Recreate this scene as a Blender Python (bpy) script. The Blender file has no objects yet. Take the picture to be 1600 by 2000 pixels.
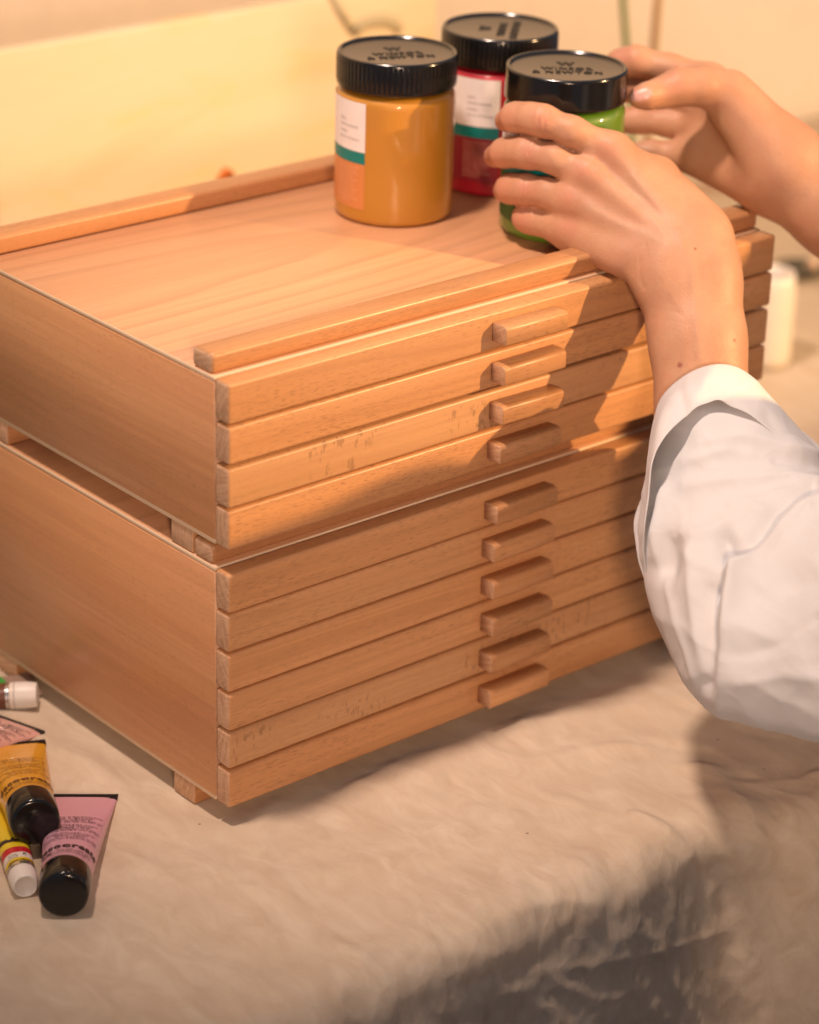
import bpy, bmesh, math, random
import numpy as np
from mathutils import Vector, Matrix

C = bpy.context.scene.collection
sc = bpy.context.scene
rnd = random.Random(7)

# ------------------------------------------------------------------ camera
FPX, DEP = 5132.41, 1.75
CR = np.array([[0.762391, -0.646512, 0.027877], [-0.249188, -0.333148, -0.909350], [0.597189, 0.686333, -0.415088]])
U_, S_, V_ = np.linalg.svd(CR)
CR = U_ @ V_
CL = np.array([-0.83327, -1.13212, 0.83906])
cd = bpy.data.cameras.new('camera')
cam = bpy.data.objects.new('camera', cd)
C.objects.link(cam)
cd.sensor_fit = 'VERTICAL'
cd.sensor_height = 36
cd.lens = FPX / 2000 * 36
cd.clip_start, cd.clip_end = 0.05, 60
M = Matrix.Identity(4)
for i in range(3):
    M[i][0], M[i][1], M[i][2], M[i][3] = CR[0][i], -CR[1][i], -CR[2][i], CL[i]
cam.matrix_world = M
cd.dof.use_dof = True
cd.dof.focus_distance = 1.605
cd.dof.aperture_fstop = 4.2
sc.camera = cam

# ------------------------------------------------------------------ light
w = bpy.data.worlds.new('World')
sc.world = w
w.use_nodes = True
w.node_tree.nodes['Background'].inputs[0].default_value = (0.80, 0.85, 1.0, 1)
w.node_tree.nodes['Background'].inputs[1].default_value = 0.225
AIM = Vector((0.28, 0.06, 0.22))


def lamp(name, kind, direction, dist, power, color, size, aim=AIM):
    l = bpy.data.lights.new(name, kind)
    l.energy = power
    l.color = color
    if kind == 'AREA':
        l.shape = 'DISK'
        l.size = size
    else:
        l.shadow_soft_size = size
        if kind == 'SPOT':
            l.spot_size = math.radians(50)
            l.spot_blend = 0.3
    o = bpy.data.objects.new(name, l)
    C.objects.link(o)
    d = Vector(direction).normalized()
    o.location = aim + d * dist
    o.rotation_euler = d.to_track_quat('Z', 'Y').to_euler()
    return o


lamp('key_lamp', 'SPOT', (0.52, -0.765, 0.375), 4.0, 860, (1.0, 0.61, 0.28), 0.030)
o_ = lamp('overhead_lamp', 'SPOT', (-0.38, -0.025, 1.0), 1.75, 132, (1.0, 0.74, 0.59), 0.07, Vector((0.36, 0.12, 0.2)))
o_.data.spot_size = math.radians(47)
o_.data.spot_blend = 1.0
f_ = lamp('soft_front_lamp', 'SPOT', (-0.70, -0.9, 0.32), 2.4, 116, (1.0, 0.66, 0.45), 0.12, Vector((0.30, 0.02, 0.20)))
f_.data.spot_size = math.radians(30)
f_.data.spot_blend = 0.9
sc.view_settings.view_transform = 'Standard'
sc.view_settings.look = 'None'
sc.view_settings.exposure = 0
sc.view_settings.gamma = 1
sc.view_settings.use_curve_mapping = False


# ------------------------------------------------------------------ helpers
def up(px, py, d=0.0):
    z = DEP + d
    c = np.array([(px - 800) / FPX, (py - 1000) / FPX, 1.0]) * z
    return CR.T @ c + CL


def ray(px, py):
    return CR.T @ np.array([(px - 800) / FPX, (py - 1000) / FPX, 1.0])


def on(px, py, ax, val):
    r = ray(px, py)
    return CL + r * (val - CL[ax]) / r[ax]


def proj(P):
    c = (np.asarray(P) - CL) @ CR.T
    return np.stack([800 + FPX * c[:, 0] / c[:, 2], 1000 + FPX * c[:, 1] / c[:, 2], c[:, 2]], 1)


def link(name, me, mats=(), parent=None, smooth=True):
    o = bpy.data.objects.new(name, me)
    C.objects.link(o)
    for m in (mats if isinstance(mats, (list, tuple)) else [mats]):
        me.materials.append(m)
    if parent is not None:
        o.parent = parent
    if smooth:
        for p in me.polygons:
            p.use_smooth = True
    return o


def obj(name, bm, mats, parent=None, smooth=True):
    me = bpy.data.meshes.new(name)
    bm.to_mesh(me)
    bm.free()
    return link(name, me, mats, parent, smooth)


def pyobj(name, V, F, mats, parent=None, smooth=True):
    me = bpy.data.meshes.new(name)
    me.from_pydata([tuple(map(float, v)) for v in V], [], [tuple(map(int, f)) for f in F])
    me.update()
    return link(name, me, mats, parent, smooth)


def thing(name, label, cat, loc=(0, 0, 0), group=None):
    o = bpy.data.objects.new(name, None)
    o.empty_display_size = 0.02
    C.objects.link(o)
    o.location = loc
    tag(o, label, cat, group)
    return o


def tag(o, label=None, cat=None, group=None, kind=None):
    for k, v in (('label', label), ('category', cat), ('group', group), ('kind', kind)):
        if v:
            o[k] = v
    return o


def box(x0, x1, y0, y1, z0, z1, bev=0.001, seg=3, endaxis=None):
    bm = bmesh.new()
    bmesh.ops.create_cube(bm, size=1)
    for v in bm.verts:
        v.co = Vector(((x0 + x1) / 2 + v.co.x * (x1 - x0), (y0 + y1) / 2 + v.co.y * (y1 - y0), (z0 + z1) / 2 + v.co.z * (z1 - z0)))
    if bev:
        bmesh.ops.bevel(bm, geom=list(bm.edges), offset=bev, segments=seg, affect='EDGES', profile=0.5)
    bm.normal_update()
    if endaxis is not None:
        for f in bm.faces:
            if abs(f.normal[endaxis]) > 0.75:
                f.material_index = 1
    return bm


def lathe(prof, n=96, ribs=None):
    """prof: list of (r, z) from bottom axis to top axis; ribs: (z0, z1, count, depth)"""
    bm = bmesh.new()
    rings = []
    for (r, z) in prof:
        if r < 1e-6:
            rings.append([bm.verts.new((0, 0, z))])
            continue
        ring = []
        for i in range(n):
            a = 2 * math.pi * i / n
            rr = r
            if ribs and ribs[0] < z < ribs[1]:
                rr = r + ribs[3] * (abs(math.sin(a * ribs[2] / 2)) ** 0.6 - 0.6)
            ring.append(bm.verts.new((rr * math.cos(a), rr * math.sin(a), z)))
        rings.append(ring)
    for A, B in zip(rings, rings[1:]):
        for i in range(n):
            j = (i + 1) % n
            if len(A) == 1:
                bm.faces.new((A[0], B[j], B[i]))
            elif len(B) == 1:
                bm.faces.new((A[i], A[j], B[0]))
            else:
                bm.faces.new((A[i], A[j], B[j], B[i]))
    bmesh.ops.recalc_face_normals(bm, faces=list(bm.faces))
    return bm


_tc = {}


def text_geo(s, size=1.0, bold=0.0, align='LEFT', space=1.0):
    """flat lettering as vertices (u, v) and faces"""
    key = (s, size, bold, align, space)
    if key not in _tc:
        cu = bpy.data.curves.new('lettering_curve', 'FONT')
        cu.body = s
        cu.size = size
        cu.offset = bold
        cu.align_x = align
        cu.space_character = space
        cu.resolution_u = 2
        o = bpy.data.objects.new('lettering_curve', cu)
        C.objects.link(o)
        bpy.context.view_layer.update()
        me = bpy.data.meshes.new_from_object(o.evaluated_get(bpy.context.evaluated_depsgraph_get()))
        V = [(v.co.x, v.co.y) for v in me.vertices]
        F = [tuple(p.vertices) for p in me.polygons]
        bpy.data.objects.remove(o)
        bpy.data.curves.remove(cu)
        bpy.data.meshes.remove(me)
        _tc[key] = (V, F)
    return _tc[key]


def lettering(name, lines, fn, mat, parent):
    """lines: (text, u, v, size, bold, align); fn(u, v) -> point"""
    V, F = [], []
    for ln in lines:
        tv, tf = text_geo(ln[0], ln[3], ln[4], ln[5], ln[6] if len(ln) > 6 else 1.0)
        b = len(V)
        V += [fn(ln[1] + p[0], ln[2] + p[1]) for p in tv]
        F += [tuple(b + i for i in f) for f in tf]
    return pyobj(name, V, F, mat, parent, smooth=False)


# ---- numpy noise
def vnoise(x, y, seed=0):
    xi, yi = np.floor(x).astype(np.int64), np.floor(y).astype(np.int64)
    xf, yf = x - xi, y - yi

    def h(a, b):
        n = (a * 374761393 + b * 668265263 + seed * 1442695041) & 0x7fffffff
        n = ((n ^ (n >> 13)) * 1274126177) & 0x7fffffff
        n = (n ^ (n >> 16)) & 0xffff
        return n / 65535.0 * 2 * math.pi
    sx = xf * xf * xf * (xf * (xf * 6 - 15) + 10)
    sy = yf * yf * yf * (yf * (yf * 6 - 15) + 10)

    def g(a, b, dx, dy):
        t = h(a, b)
        return np.cos(t) * dx + np.sin(t) * dy
    n00, n10 = g(xi, yi, xf, yf), g(xi + 1, yi, xf - 1, yf)
    n01, n11 = g(xi, yi + 1, xf, yf - 1), g(xi + 1, yi + 1, xf - 1, yf - 1)
    return ((n00 * (1 - sx) + n10 * sx) * (1 - sy) + (n01 * (1 - sx) + n11 * sx) * sy) * 1.4


def fbm(x, y, o=4, seed=0):
    s, a = 0, 1.0
    for i in range(o):
        s = s + a * vnoise(x * 2 ** i + 17.3 * i, y * 2 ** i - 9.1 * i, seed + i)
        a *= 0.5
    return s


def sstep(a, b, x):
    t = np.clip((x - a) / (b - a), 0, 1)
    return t * t * (3 - 2 * t)


def polydist(q, pts):
    best = np.full(len(q), 1e9)
    par = np.zeros(len(q))
    m = len(pts) - 1
    for i in range(m):
        p, r = np.array(pts[i], float), np.array(pts[i + 1], float)
        d = r - p
        t = np.clip(((q[:, 0] - p[0]) * d[0] + (q[:, 1] - p[1]) * d[1]) / (d @ d), 0, 1)
        dd = np.hypot(q[:, 0] - p[0] - t * d[0], q[:, 1] - p[1] - t * d[1])
        up_ = dd < best
        best = np.where(up_, dd, best)
        par = np.where(up_, (i + t) / m, par)
    return best, par


# ------------------------------------------------------------------ materials
class NT:
    def __init__(self, name):
        self.m = bpy.data.materials.new(name)
        self.m.use_nodes = True
        self.t = self.m.node_tree
        self.b = self.t.nodes['Principled BSDF']

    def n(self, typ, **kw):
        nd = self.t.nodes.new(typ)
        for k, v in kw.items():
            if k.startswith('i_'):
                key = k[2:]
                nd.inputs[int(key) if key.isdigit() else key].default_value = v
            else:
                setattr(nd, k, v)
        return nd

    def l(self, a, b):
        self.t.links.new(a, b)

    def math(self, op, a, b=None, clamp=False):
        nd = self.t.nodes.new('ShaderNodeMath')
        nd.operation = op
        nd.use_clamp = clamp
        for i, v in enumerate((a, b)):
            if v is None:
                continue
            if isinstance(v, (int, float)):
                nd.inputs[i].default_value = v
            else:
                self.l(v, nd.inputs[i])
        return nd.outputs[0]

    def mix(self, f, a, b, blend='MIX'):
        nd = self.t.nodes.new('ShaderNodeMix')
        nd.data_type = 'RGBA'
        nd.blend_type = blend
        for i, v in ((0, f), (6, a), (7, b)):
            if isinstance(v, (int, float)):
                nd.inputs[i].default_value = v
            elif isinstance(v, tuple):
                nd.inputs[i].default_value = v if len(v) == 4 else (*v, 1)
            else:
                self.l(v, nd.inputs[i])
        return nd.outputs[2]

    def ramp(self, f, pts):
        nd = self.t.nodes.new('ShaderNodeValToRGB')
        r = nd.color_ramp
        while len(r.elements) > 1:
            r.elements.remove(r.elements[0])
        for i, (p, c) in enumerate(pts):
            e = r.elements[0] if i == 0 else r.elements.new(p)
            e.position = p
            c = c if isinstance(c, tuple) else (c, c, c)
            e.color = (*c, 1)
        self.l(f, nd.inputs[0])
        return nd.outputs[0]

    def noise(self, vec, scale, detail=3, rough=0.5, dist=0.0):
        nd = self.n('ShaderNodeTexNoise')
        nd.inputs['Scale'].default_value = scale
        nd.inputs['Detail'].default_value = detail
        nd.inputs['Roughness'].default_value = rough
        nd.inputs['Distortion'].default_value = dist
        if vec is not None:
            self.l(vec, nd.inputs['Vector'])
        return nd.outputs['Fac']

    def mapping(self, vec, scale, rot=(0, 0, 0), loc=(0, 0, 0)):
        nd = self.n('ShaderNodeMapping')
        nd.inputs['Scale'].default_value = scale
        nd.inputs['Rotation'].default_value = rot
        nd.inputs['Location'].default_value = loc
        self.l(vec, nd.inputs['Vector'])
        return nd.outputs[0]

    def bump(self, h, strength, dist=0.001):
        nd = self.n('ShaderNodeBump')
        nd.inputs['Strength'].default_value = strength
        nd.inputs['Distance'].default_value = dist
        self.l(h, nd.inputs['Height'])
        self.l(nd.outputs[0], self.b.inputs['Normal'])
        return nd

    def set(self, **kw):
        for k, v in kw.items():
            k = k.replace('_', ' ')
            s = self.b.inputs[k]
            if hasattr(v, 'is_linked') or isinstance(v, bpy.types.NodeSocket):
                self.l(v, s)
            else:
                s.default_value = (*v, 1) if isinstance(v, tuple) and len(v) == 3 and s.type == 'RGBA' else v
        return self.m


def plain(name, col, rough=0.5, **kw):
    t = NT(name)
    tc = t.n('ShaderNodeTexCoord').outputs['Object']
    nz = t.noise(tc, 60, 3)
    c = t.mix(nz, tuple(x * 0.94 for x in col), tuple(min(1, x * 1.06) for x in col))
    t.set(Base_Color=c, Roughness=rough, **kw)
    return t.m


def beech(name, axis, light, dark, fleck=0.55, rings=1.0, ray=0.0, tone=0.18, lines=0.0):
    """beech wood, grain along axis 0/1/2 of the object"""
    t = NT(name)
    tc = t.n('ShaderNodeTexCoord').outputs['Object']
    ri = t.n('ShaderNodeObjectInfo').outputs['Random']
    off = t.n('ShaderNodeVectorMath', operation='SCALE')
    off.inputs[0].default_value = (3.7, 5.1, 2.3)
    t.l(ri, off.inputs['Scale'])
    ad = t.n('ShaderNodeVectorMath', operation='ADD')
    t.l(tc, ad.inputs[0])
    t.l(off.outputs[0], ad.inputs[1])
    v = ad.outputs[0]

    def sc_(along, across):
        s = [across] * 3
        s[axis] = along
        return tuple(s)
    big = t.noise(t.mapping(v, sc_(1.6, 14)), 1.0, 3, 0.55, 0.6)
    fine = t.noise(t.mapping(v, sc_(5, 210)), 1.0, 4, 0.6, 0.2)
    ring = t.noise(t.mapping(v, sc_(2.2, 60)), 1.0, 2, 0.5, 1.2)
    fl = t.noise(t.mapping(v, sc_(165, 1300)), 1.0, 1, 0.4)
    flm = t.noise(t.mapping(v, sc_(9, 40)), 1.0, 2)
    base = t.mix(t.ramp(big, [(0.3, 0.0), (0.72, 1.0)]), light, dark)
    base = t.mix(t.math('MULTIPLY', t.ramp(ring, [(0.42, 0.0), (0.5, 1.0), (0.56, 0.0)]), 0.35 * rings), base, tuple(x * 0.72 for x in dark))
    base = t.mix(t.ramp(fine, [(0.3, 0.0), (0.72, 0.55)]), base, tuple(x * 0.82 for x in dark))
    f1 = t.ramp(fl, [(0.585, 0.0), (0.65, 1.0)])
    f2 = t.math('MULTIPLY', f1, t.ramp(flm, [(0.35, 0.25), (0.65, 1.0)]))
    base = t.mix(t.math('MULTIPLY', f2, fleck), base, tuple(x * 0.38 for x in dark))
    if lines:
        # growth lines that spread and close along the board
        wd = t.n('ShaderNodeTexWave', wave_type='RINGS', rings_direction='SPHERICAL', wave_profile='SAW')
        wd.inputs['Scale'].default_value = 30
        wd.inputs['Distortion'].default_value = 1.6
        wd.inputs['Detail'].default_value = 1.5
        wd.inputs['Detail Scale'].default_value = 1.2
        t.l(t.mapping(tc, (0.17, 1, 1), loc=(0.006, -0.16, 0)), wd.inputs['Vector'])
        gl = t.ramp(wd.outputs['Fac'], [(0.0, 0.0), (0.55, 0.0), (0.90, 1.0), (1.0, 0.0)])
        base = t.mix(t.math('MULTIPLY', gl, lines), base, tuple(x * 0.62 for x in dark))
    if ray:
        s = [300, 300, 300]
        s[2] = 115
        rv = t.noise(t.mapping(v, tuple(s)), 1.0, 2, 0.5)
        rm = t.noise(t.mapping(v, (14, 14, 30)), 1.0, 1)
        rr = t.math('MULTIPLY', t.ramp(rv, [(0.57, 0.0), (0.63, 1.0)]), t.ramp(rm, [(0.48, 0.0), (0.56, 1.0)]))
        base = t.mix(t.math('MULTIPLY', rr, ray), base, tuple(x * 0.45 for x in dark))
    tn = t.math('ADD', t.math('MULTIPLY', t.math('SUBTRACT', ri, 0.5), tone), 1.0)
    hv = t.n('ShaderNodeHueSaturation')
    t.l(tn, hv.inputs['Value'])
    t.l(base, hv.inputs['Color'])
    rg = t.math('ADD', t.math('MULTIPLY', fine, 0.18), 0.33)
    t.set(Base_Color=hv.outputs[0], Roughness=rg, Specular_IOR_Level=0.5, Coat_Weight=0.22, Coat_Roughness=0.28)
    hh = t.math('SUBTRACT', t.math('MULTIPLY', fine, 0.5), f2)
    t.bump(hh, 0.22, 0.0004)
    return t.m


def endgrain(name, light, dark, ang=0.3):
    t = NT(name)
    tc = t.n('ShaderNodeTexCoord').outputs['Object']
    ri = t.n('ShaderNodeObjectInfo').outputs['Random']
    off = t.n('ShaderNodeVectorMath', operation='SCALE')
    off.inputs[0].default_value = (3.7, 5.1, 2.3)
    t.l(ri, off.inputs['Scale'])
    ad = t.n('ShaderNodeVectorMath', operation='ADD')
    t.l(tc, ad.inputs[0])
    t.l(off.outputs[0], ad.inputs[1])
    rot = t.n('ShaderNodeVectorRotate', rotation_type='X_AXIS')
    t.l(ad.outputs[0], rot.inputs['Vector'])
    t.l(t.math('MULTIPLY', ri, 2.2), rot.inputs['Angle'])
    a = t.noise(t.mapping(rot.outputs[0], (40, 60, 520)), 1.0, 2, 0.5, 0.3)
    b = t.noise(t.mapping(rot.outputs[0], (40, 900, 120)), 1.0, 2, 0.5)
    c = t.mix(t.ramp(a, [(0.42, 0.0), (0.62, 1.0)]), light, dark)
    c = t.mix(t.math('MULTIPLY', t.ramp(b, [(0.5, 0.0), (0.62, 1.0)]), 0.35), c, tuple(min(1, x * 1.3) for x in light))
    t.set(Base_Color=c, Roughness=0.6)
    t.bump(a, 0.2, 0.0003)
    return t.m


LT, DK = (0.63, 0.335, 0.155), (0.55, 0.262, 0.108)
W_FRONT = beech('beech_drawer_front', 0, LT, DK, 0.44, tone=0.30)
W_RAY = beech('beech_quarter_sawn', 0, (0.63, 0.35, 0.17), (0.55, 0.28, 0.125), 0.25, 0.6, 0.55, 0.0)
W_SIDE = beech('beech_side_panel', 1, (0.63, 0.335, 0.165), (0.56, 0.265, 0.118), 0.22, 0.8)
W_LID = beech('beech_lid', 0, (0.68, 0.365, 0.200), (0.61, 0.31, 0.155), 0.08, 0.25, lines=0.40)
W_RAIL = beech('beech_rail', 0, (0.57, 0.29, 0.13), (0.48, 0.22, 0.09), 0.45)
W_END = endgrain('beech_end_grain', (0.57, 0.36, 0.225), (0.45, 0.26, 0.155))
W_PLY = plain('plywood_edge', (0.66, 0.50, 0.34), 0.7)
W_DARK = plain('chest_inside', (0.30, 0.14, 0.07), 0.8)

BLACK = NT('black_plastic')
_n = BLACK.noise(BLACK.n('ShaderNodeTexCoord').outputs['Object'], 900, 2)
BLACK.bump(_n, 0.02, 0.0001)
BLACK = BLACK.set(Base_Color=(0.006, 0.006, 0.0065), Roughness=0.16, Specular_IOR_Level=0.5)
BLACKTOP = NT('black_plastic_satin')
_n = BLACKTOP.noise(BLACKTOP.n('ShaderNodeTexCoord').outputs['Object'], 1500, 2)
BLACKTOP.bump(_n, 0.03, 0.0001)
BLACKTOP = BLACKTOP.set(Base_Color=(0.010, 0.009, 0.008), Roughness=0.20, Specular_IOR_Level=0.5, IOR=2.3)


def paintjar(name, col):
    t = NT(name)
    tc = t.n('ShaderNodeTexCoord').outputs['Object']
    nz = t.noise(t.mapping(tc, (14, 14, 26)), 1, 3, 0.5, 0.5)
    c = t.mix(nz, tuple(x * 0.93 for x in col), tuple(min(1, x * 1.05) for x in col))
    return t.set(Base_Color=c, Roughness=0.45, Coat_Weight=1.0, Coat_Roughness=0.06, Coat_IOR=1.5)


# ------------------------------------------------------------------ the setting
W, T_, H1, GAP, H2, D = 0.46, 0.0138, 0.1596, 0.0152, 0.1060, 0.273
ZT = H1 + GAP + H2
ZC = -0.0145            # cloth under the feet
pl = plain('pale_plaster', (0.72, 0.65, 0.61), 0.9)
fl = plain('dark_floor', (0.050, 0.040, 0.034), 0.7)
bm = box(-2.2, 3.6, 0.86, 0.96, -0.80, 2.2, 0)
o = obj('wall', bm, pl, smooth=False)
tag(o, kind='structure')
bm = box(-2.2, 3.6, -1.6, 0.857, -0.86, -0.80, 0)
tag(obj('floor', bm, fl, smooth=False), kind='structure')


# unseen slab added to block the key lamp from the front of the cloth
tag(obj('key_blocker', box(0.25, 3.2, -1.66, -1.55, -0.80, 0.935, 0.004), pl, smooth=False), kind='structure')


def cloth_mat():
    t = NT('unbleached_cotton')
    tc = t.n('ShaderNodeTexCoord').outputs['Object']
    a = t.noise(tc, 9, 5, 0.6, 0.4)
    b = t.noise(t.mapping(tc, (60, 25, 40)), 1, 4, 0.65, 0.8)
    c = t.mix(t.ramp(a, [(0.3, 0.0), (0.7, 1.0)]), (0.645, 0.55, 0.435), (0.585, 0.48, 0.365))
    c = t.mix(t.ramp(b, [(0.35, 0.0), (0.70, 0.75)]), c, (0.50, 0.385, 0.275))
    sp = t.n('ShaderNodeTexVoronoi')
    sp.inputs['Scale'].default_value = 26
    t.l(tc, sp.inputs['Vector'])
    spm = t.math('MULTIPLY', t.math('LESS_THAN', sp.outputs['Distance'], 0.024), t.math('GREATER_THAN', t.noise(tc, 37, 1), 0.5))
    c = t.mix(t.math('MULTIPLY', spm, 0.7), c, (0.10, 0.06, 0.035))
    st = t.noise(t.mapping(tc, (5, 9, 9), loc=(3, 1, 0)), 1, 2)
    sx = t.n('ShaderNodeSeparateXYZ')
    t.l(tc, sx.inputs[0])
    far = t.ramp(sx.outputs['X'], [(0.62, 0.0), (0.75, 1.0)])
    c = t.mix(t.math('MULTIPLY', t.ramp(st, [(0.56, 0.0), (0.66, 0.6)]), far), c, (0.36, 0.17, 0.10))
    # crumple facets: cells with warped borders, three sizes
    wn = t.n('ShaderNodeTexNoise')
    wn.inputs['Scale'].default_value = 16
    wn.inputs['Detail'].default_value = 3
    t.l(tc, wn.inputs['Vector'])
    wv_ = t.n('ShaderNodeVectorMath', operation='MULTIPLY_ADD')
    t.l(wn.outputs['Color'], wv_.inputs[0])
    wv_.inputs[1].default_value = (0.045, 0.045, 0.045)
    t.l(tc, wv_.inputs[2])
    lay = []
    for scl, amp in (((20, 11, 11), 1.0), ((74, 34, 34), 0.40)):
        vo = t.n('ShaderNodeTexVoronoi', feature='F1')
        vo.inputs['Scale'].default_value = 1
        t.l(t.mapping(wv_.outputs[0], scl), vo.inputs['Vector'])
        lay.append(t.math('MULTIPLY', vo.outputs['Distance'], amp))
    wr = t.math('ADD', lay[0], lay[1])
    dmap = t.n('ShaderNodeMapRange')
    t.l(sx.outputs['Y'], dmap.inputs['Value'])
    dmap.inputs['From Min'].default_value = -0.20
    dmap.inputs['From Max'].default_value = -0.13
    dmap.inputs['To Min'].default_value = 0.60
    dmap.inputs['To Max'].default_value = 0.11
    h = t.math('ADD', t.math('MULTIPLY', t.noise(tc, 500, 2), 0.015), t.math('MULTIPLY', wr, dmap.outputs[0]))
    t.set(Base_Color=c, Roughness=0.92, Specular_IOR_Level=0.15, Sheen_Weight=0.15)
    t.bump(h, 1.0, 0.0070)
    return t.m


def make_cloth():
    xs = np.concatenate([np.arange(-0.60, 0.62, 0.0032), np.arange(0.62, 1.75, 0.010)])
    smax = 0.24
    ss = np.concatenate([-np.arange(0.0, 0.30, 0.0032)[::-1], np.arange(0.0032, 1.0, 0.0032)[:0]])
    yb = np.concatenate([np.arange(0.85, 0.34, -0.008), np.arange(0.34, -0.1661, -0.0032)])
    dr = np.arange(0.0024, smax, 0.0026)
    nv = len(yb) + len(dr)
    X = np.repeat(xs[:, None], nv, 1)
    flat = np.concatenate([yb, np.full(len(dr), -0.166)])[None, :].repeat(len(xs), 0)
    S = np.concatenate([np.zeros(len(yb)), dr])[None, :].repeat(len(xs), 0)
    lim = np.where(X < 0.20, 0.172 + (0.20 - X) * 0.8, 0.178 - (X - 0.20) * 0.15) + 0.003 * fbm(X * 14, S * 0, 3, 5)
    S = np.where(S > 0, S * np.minimum(1, lim / smax), S)
    # rounded table edge, then the hanging part
    bul = 0.045 * sstep(0.235, 0.31, X) * np.exp(-((X - 0.36) / 0.12) ** 2)
    r, amax = 0.030, math.radians(80)
    a = np.minimum(S / r, amax)
    ex = np.maximum(S - r * amax, 0)
    Y = flat - r * np.sin(a) - ex * math.cos(amax)
    Z = ZC - r * (1 - np.cos(a)) - ex * math.sin(amax)
    near = sstep(0.06, -0.166, flat)
    Y = Y - bul * near
    ny, nz = -np.sin(a), np.cos(a)
    P1, P2 = X, flat - S
    h = 0.0020 * fbm(P1 * 5, P2 * 7, 3, 1) + 0.0008 * fbm(P1 * 22, P2 * 30, 3, 2)
    rd = 1 - np.abs(vnoise(P1 * 9 + 1.3 * vnoise(P1 * 6, P2 * 6, 8), P2 * 12, 3))
    h += 0.0010 * rd ** 8
    # soft wave running from the chest's front corner, and a storage crease
    def seg(p, q, wd):
        p, q = np.array(p[:2]), np.array(q[:2])
        d = q - p
        tt = np.clip(((P1 - p[0]) * d[0] + (P2 - p[1]) * d[1]) / (d @ d), 0, 1)
        dd = np.hypot(P1 - p[0] - tt * d[0], P2 - p[1] - tt * d[1])
        return np.exp(-(dd / wd) ** 2), tt
    e, tt = seg(on(520, 1570, 2, ZC), on(515, 1840, 2, ZC), 0.006)
    h += 0.0028 * e * (1 - 0.6 * tt)
    e, tt = seg(on(530, 1560, 2, ZC), on(440, 1610, 2, ZC), 0.014)
    h += 0.0040 * e
    e, tt = seg(on(290, 1600, 2, ZC), on(170, 1450, 2, ZC), 0.016)
    h += 0.0022 * e
    for (p, q, wd, hh) in (((700, 1540), (1000, 1600), 0.01, 0.0012), ((620, 1500), (760, 1500), 0.008, 0.0016), ((1240, 1600), (1350, 1640), 0.006, 0.0040), ((560, 1720), (760, 1680), 0.007, 0.0012), ((330, 1780), (290, 1900), 0.006, 0.0014),
                           ((900, 1560), (1100, 1480), 0.007, 0.0010), ((60, 1850), (260, 1830), 0.010, 0.0015), ((1330, 1480), (1480, 1620), 0.008, 0.0034), ((1500, 1470), (1590, 1560), 0.007, 0.0030)):
        e, tt = seg(on(*p, 2, ZC), on(*q, 2, ZC), wd)
        h += hh * e
    rc_ = random.Random(11)
    for _ in range(46):
        x_, y_, an = rc_.uniform(-0.20, 0.45), rc_.uniform(-0.20, 0.0), rc_.uniform(-0.9, 0.9) + rc_.choice((0.4, 1.9))
        L_ = rc_.uniform(0.03, 0.11)
        p_ = (x_ - L_ / 2 * math.cos(an), y_ - L_ / 2 * math.sin(an))
        q_ = (x_ + L_ / 2 * math.cos(an), y_ + L_ / 2 * math.sin(an))
        e, tt = seg(p_, q_, 1.0)
        dd = np.sqrt(np.maximum(-np.log(np.maximum(e, 1e-30)), 0))
        dd = np.hypot(dd, 0.0012)
        wd_ = rc_.uniform(0.004, 0.009)
        h += rc_.choice((1, 1, -0.7)) * rc_.uniform(0.0016, 0.0034) * np.exp(-dd / wd_) * np.sin(np.pi * np.clip(tt, 0, 1)) ** 0.8
    # crumples of the hanging part
    k = sstep(-0.140, -0.205, P2)
    wx, wy = vnoise(P1 * 11, P2 * 11, 31), vnoise(P1 * 11, P2 * 11, 32)
    q1 = 1 - np.sqrt(vnoise(P1 * 9 + 0.5 * wx, P2 * 5 + P1 * 4 + 0.5 * wy, 21) ** 2 + 0.004)
    q2 = 1 - np.abs(vnoise(P1 * 34 + P2 * 6 + wx, P2 * 13 + wy, 22))
    q3 = 1 - np.abs(vnoise(P1 * 80 + wy * 2, P2 * 30 + P1 * 20 + wx * 2, 23))
    q4 = 1 - np.abs(vnoise(P1 * 60 - P2 * 50 + wx * 2, P2 * 70 + P1 * 30, 24))
    h += k * (0.0055 * (q1 ** 2 - 0.4) + 0.0016 * q2 ** 2 + 0.0006 * q3 ** 3)
    h += (1 - k) * (0.00015 * q3 ** 5)
    qq = proj(np.stack([X, Y, Z], -1).reshape(-1, 3))

    def fold(pts, wd, amp):
        d, t_ = polydist(qq, [(500 + 0.6875 * x_, 1400 + 0.6875 * y_) for x_, y_ in pts])
        return (0.55 * amp * np.exp(-(np.sqrt(d * d + 6.0) / wd) ** 1.1) * np.sin(np.pi * np.clip(t_ * 0.8 + 0.1, 0, 1)) ** 0.5).reshape(X.shape)
    h += fold([(1180, 292), (1250, 308), (1300, 368), (1345, 420), (1380, 560), (1412, 715)], 9, 0.0042)
    h -= fold([(1200, 318), (1270, 345), (1300, 400), (1330, 520), (1350, 650)], 14, 0.0040)
    h -= fold([(905, 570), (890, 610), (820, 690), (700, 720), (560, 770)], 20, 0.0034)
    h += fold([(960, 530), (880, 520), (760, 545), (620, 610)], 16, 0.0045)
    h += fold([(800, 722), (900, 712), (1050, 680), (1200, 645), (1330, 600)], 11, 0.0022)
    h += fold([(820, 735), (900, 775), (990, 800), (1085, 762)], 12, 0.0022)
    h += fold([(1000, 480), (1010, 560), (1050, 500)], 12, 0.0035)
    h -= fold([(1180, 640), (1160, 720), (1120, 800)], 16, 0.0045)
    h += fold([(1500, 330), (1560, 345), (1620, 380)], 9, 0.0040)
    h += fold([(900, 480), (905, 530), (890, 590)], 6, 0.0030)
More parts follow.
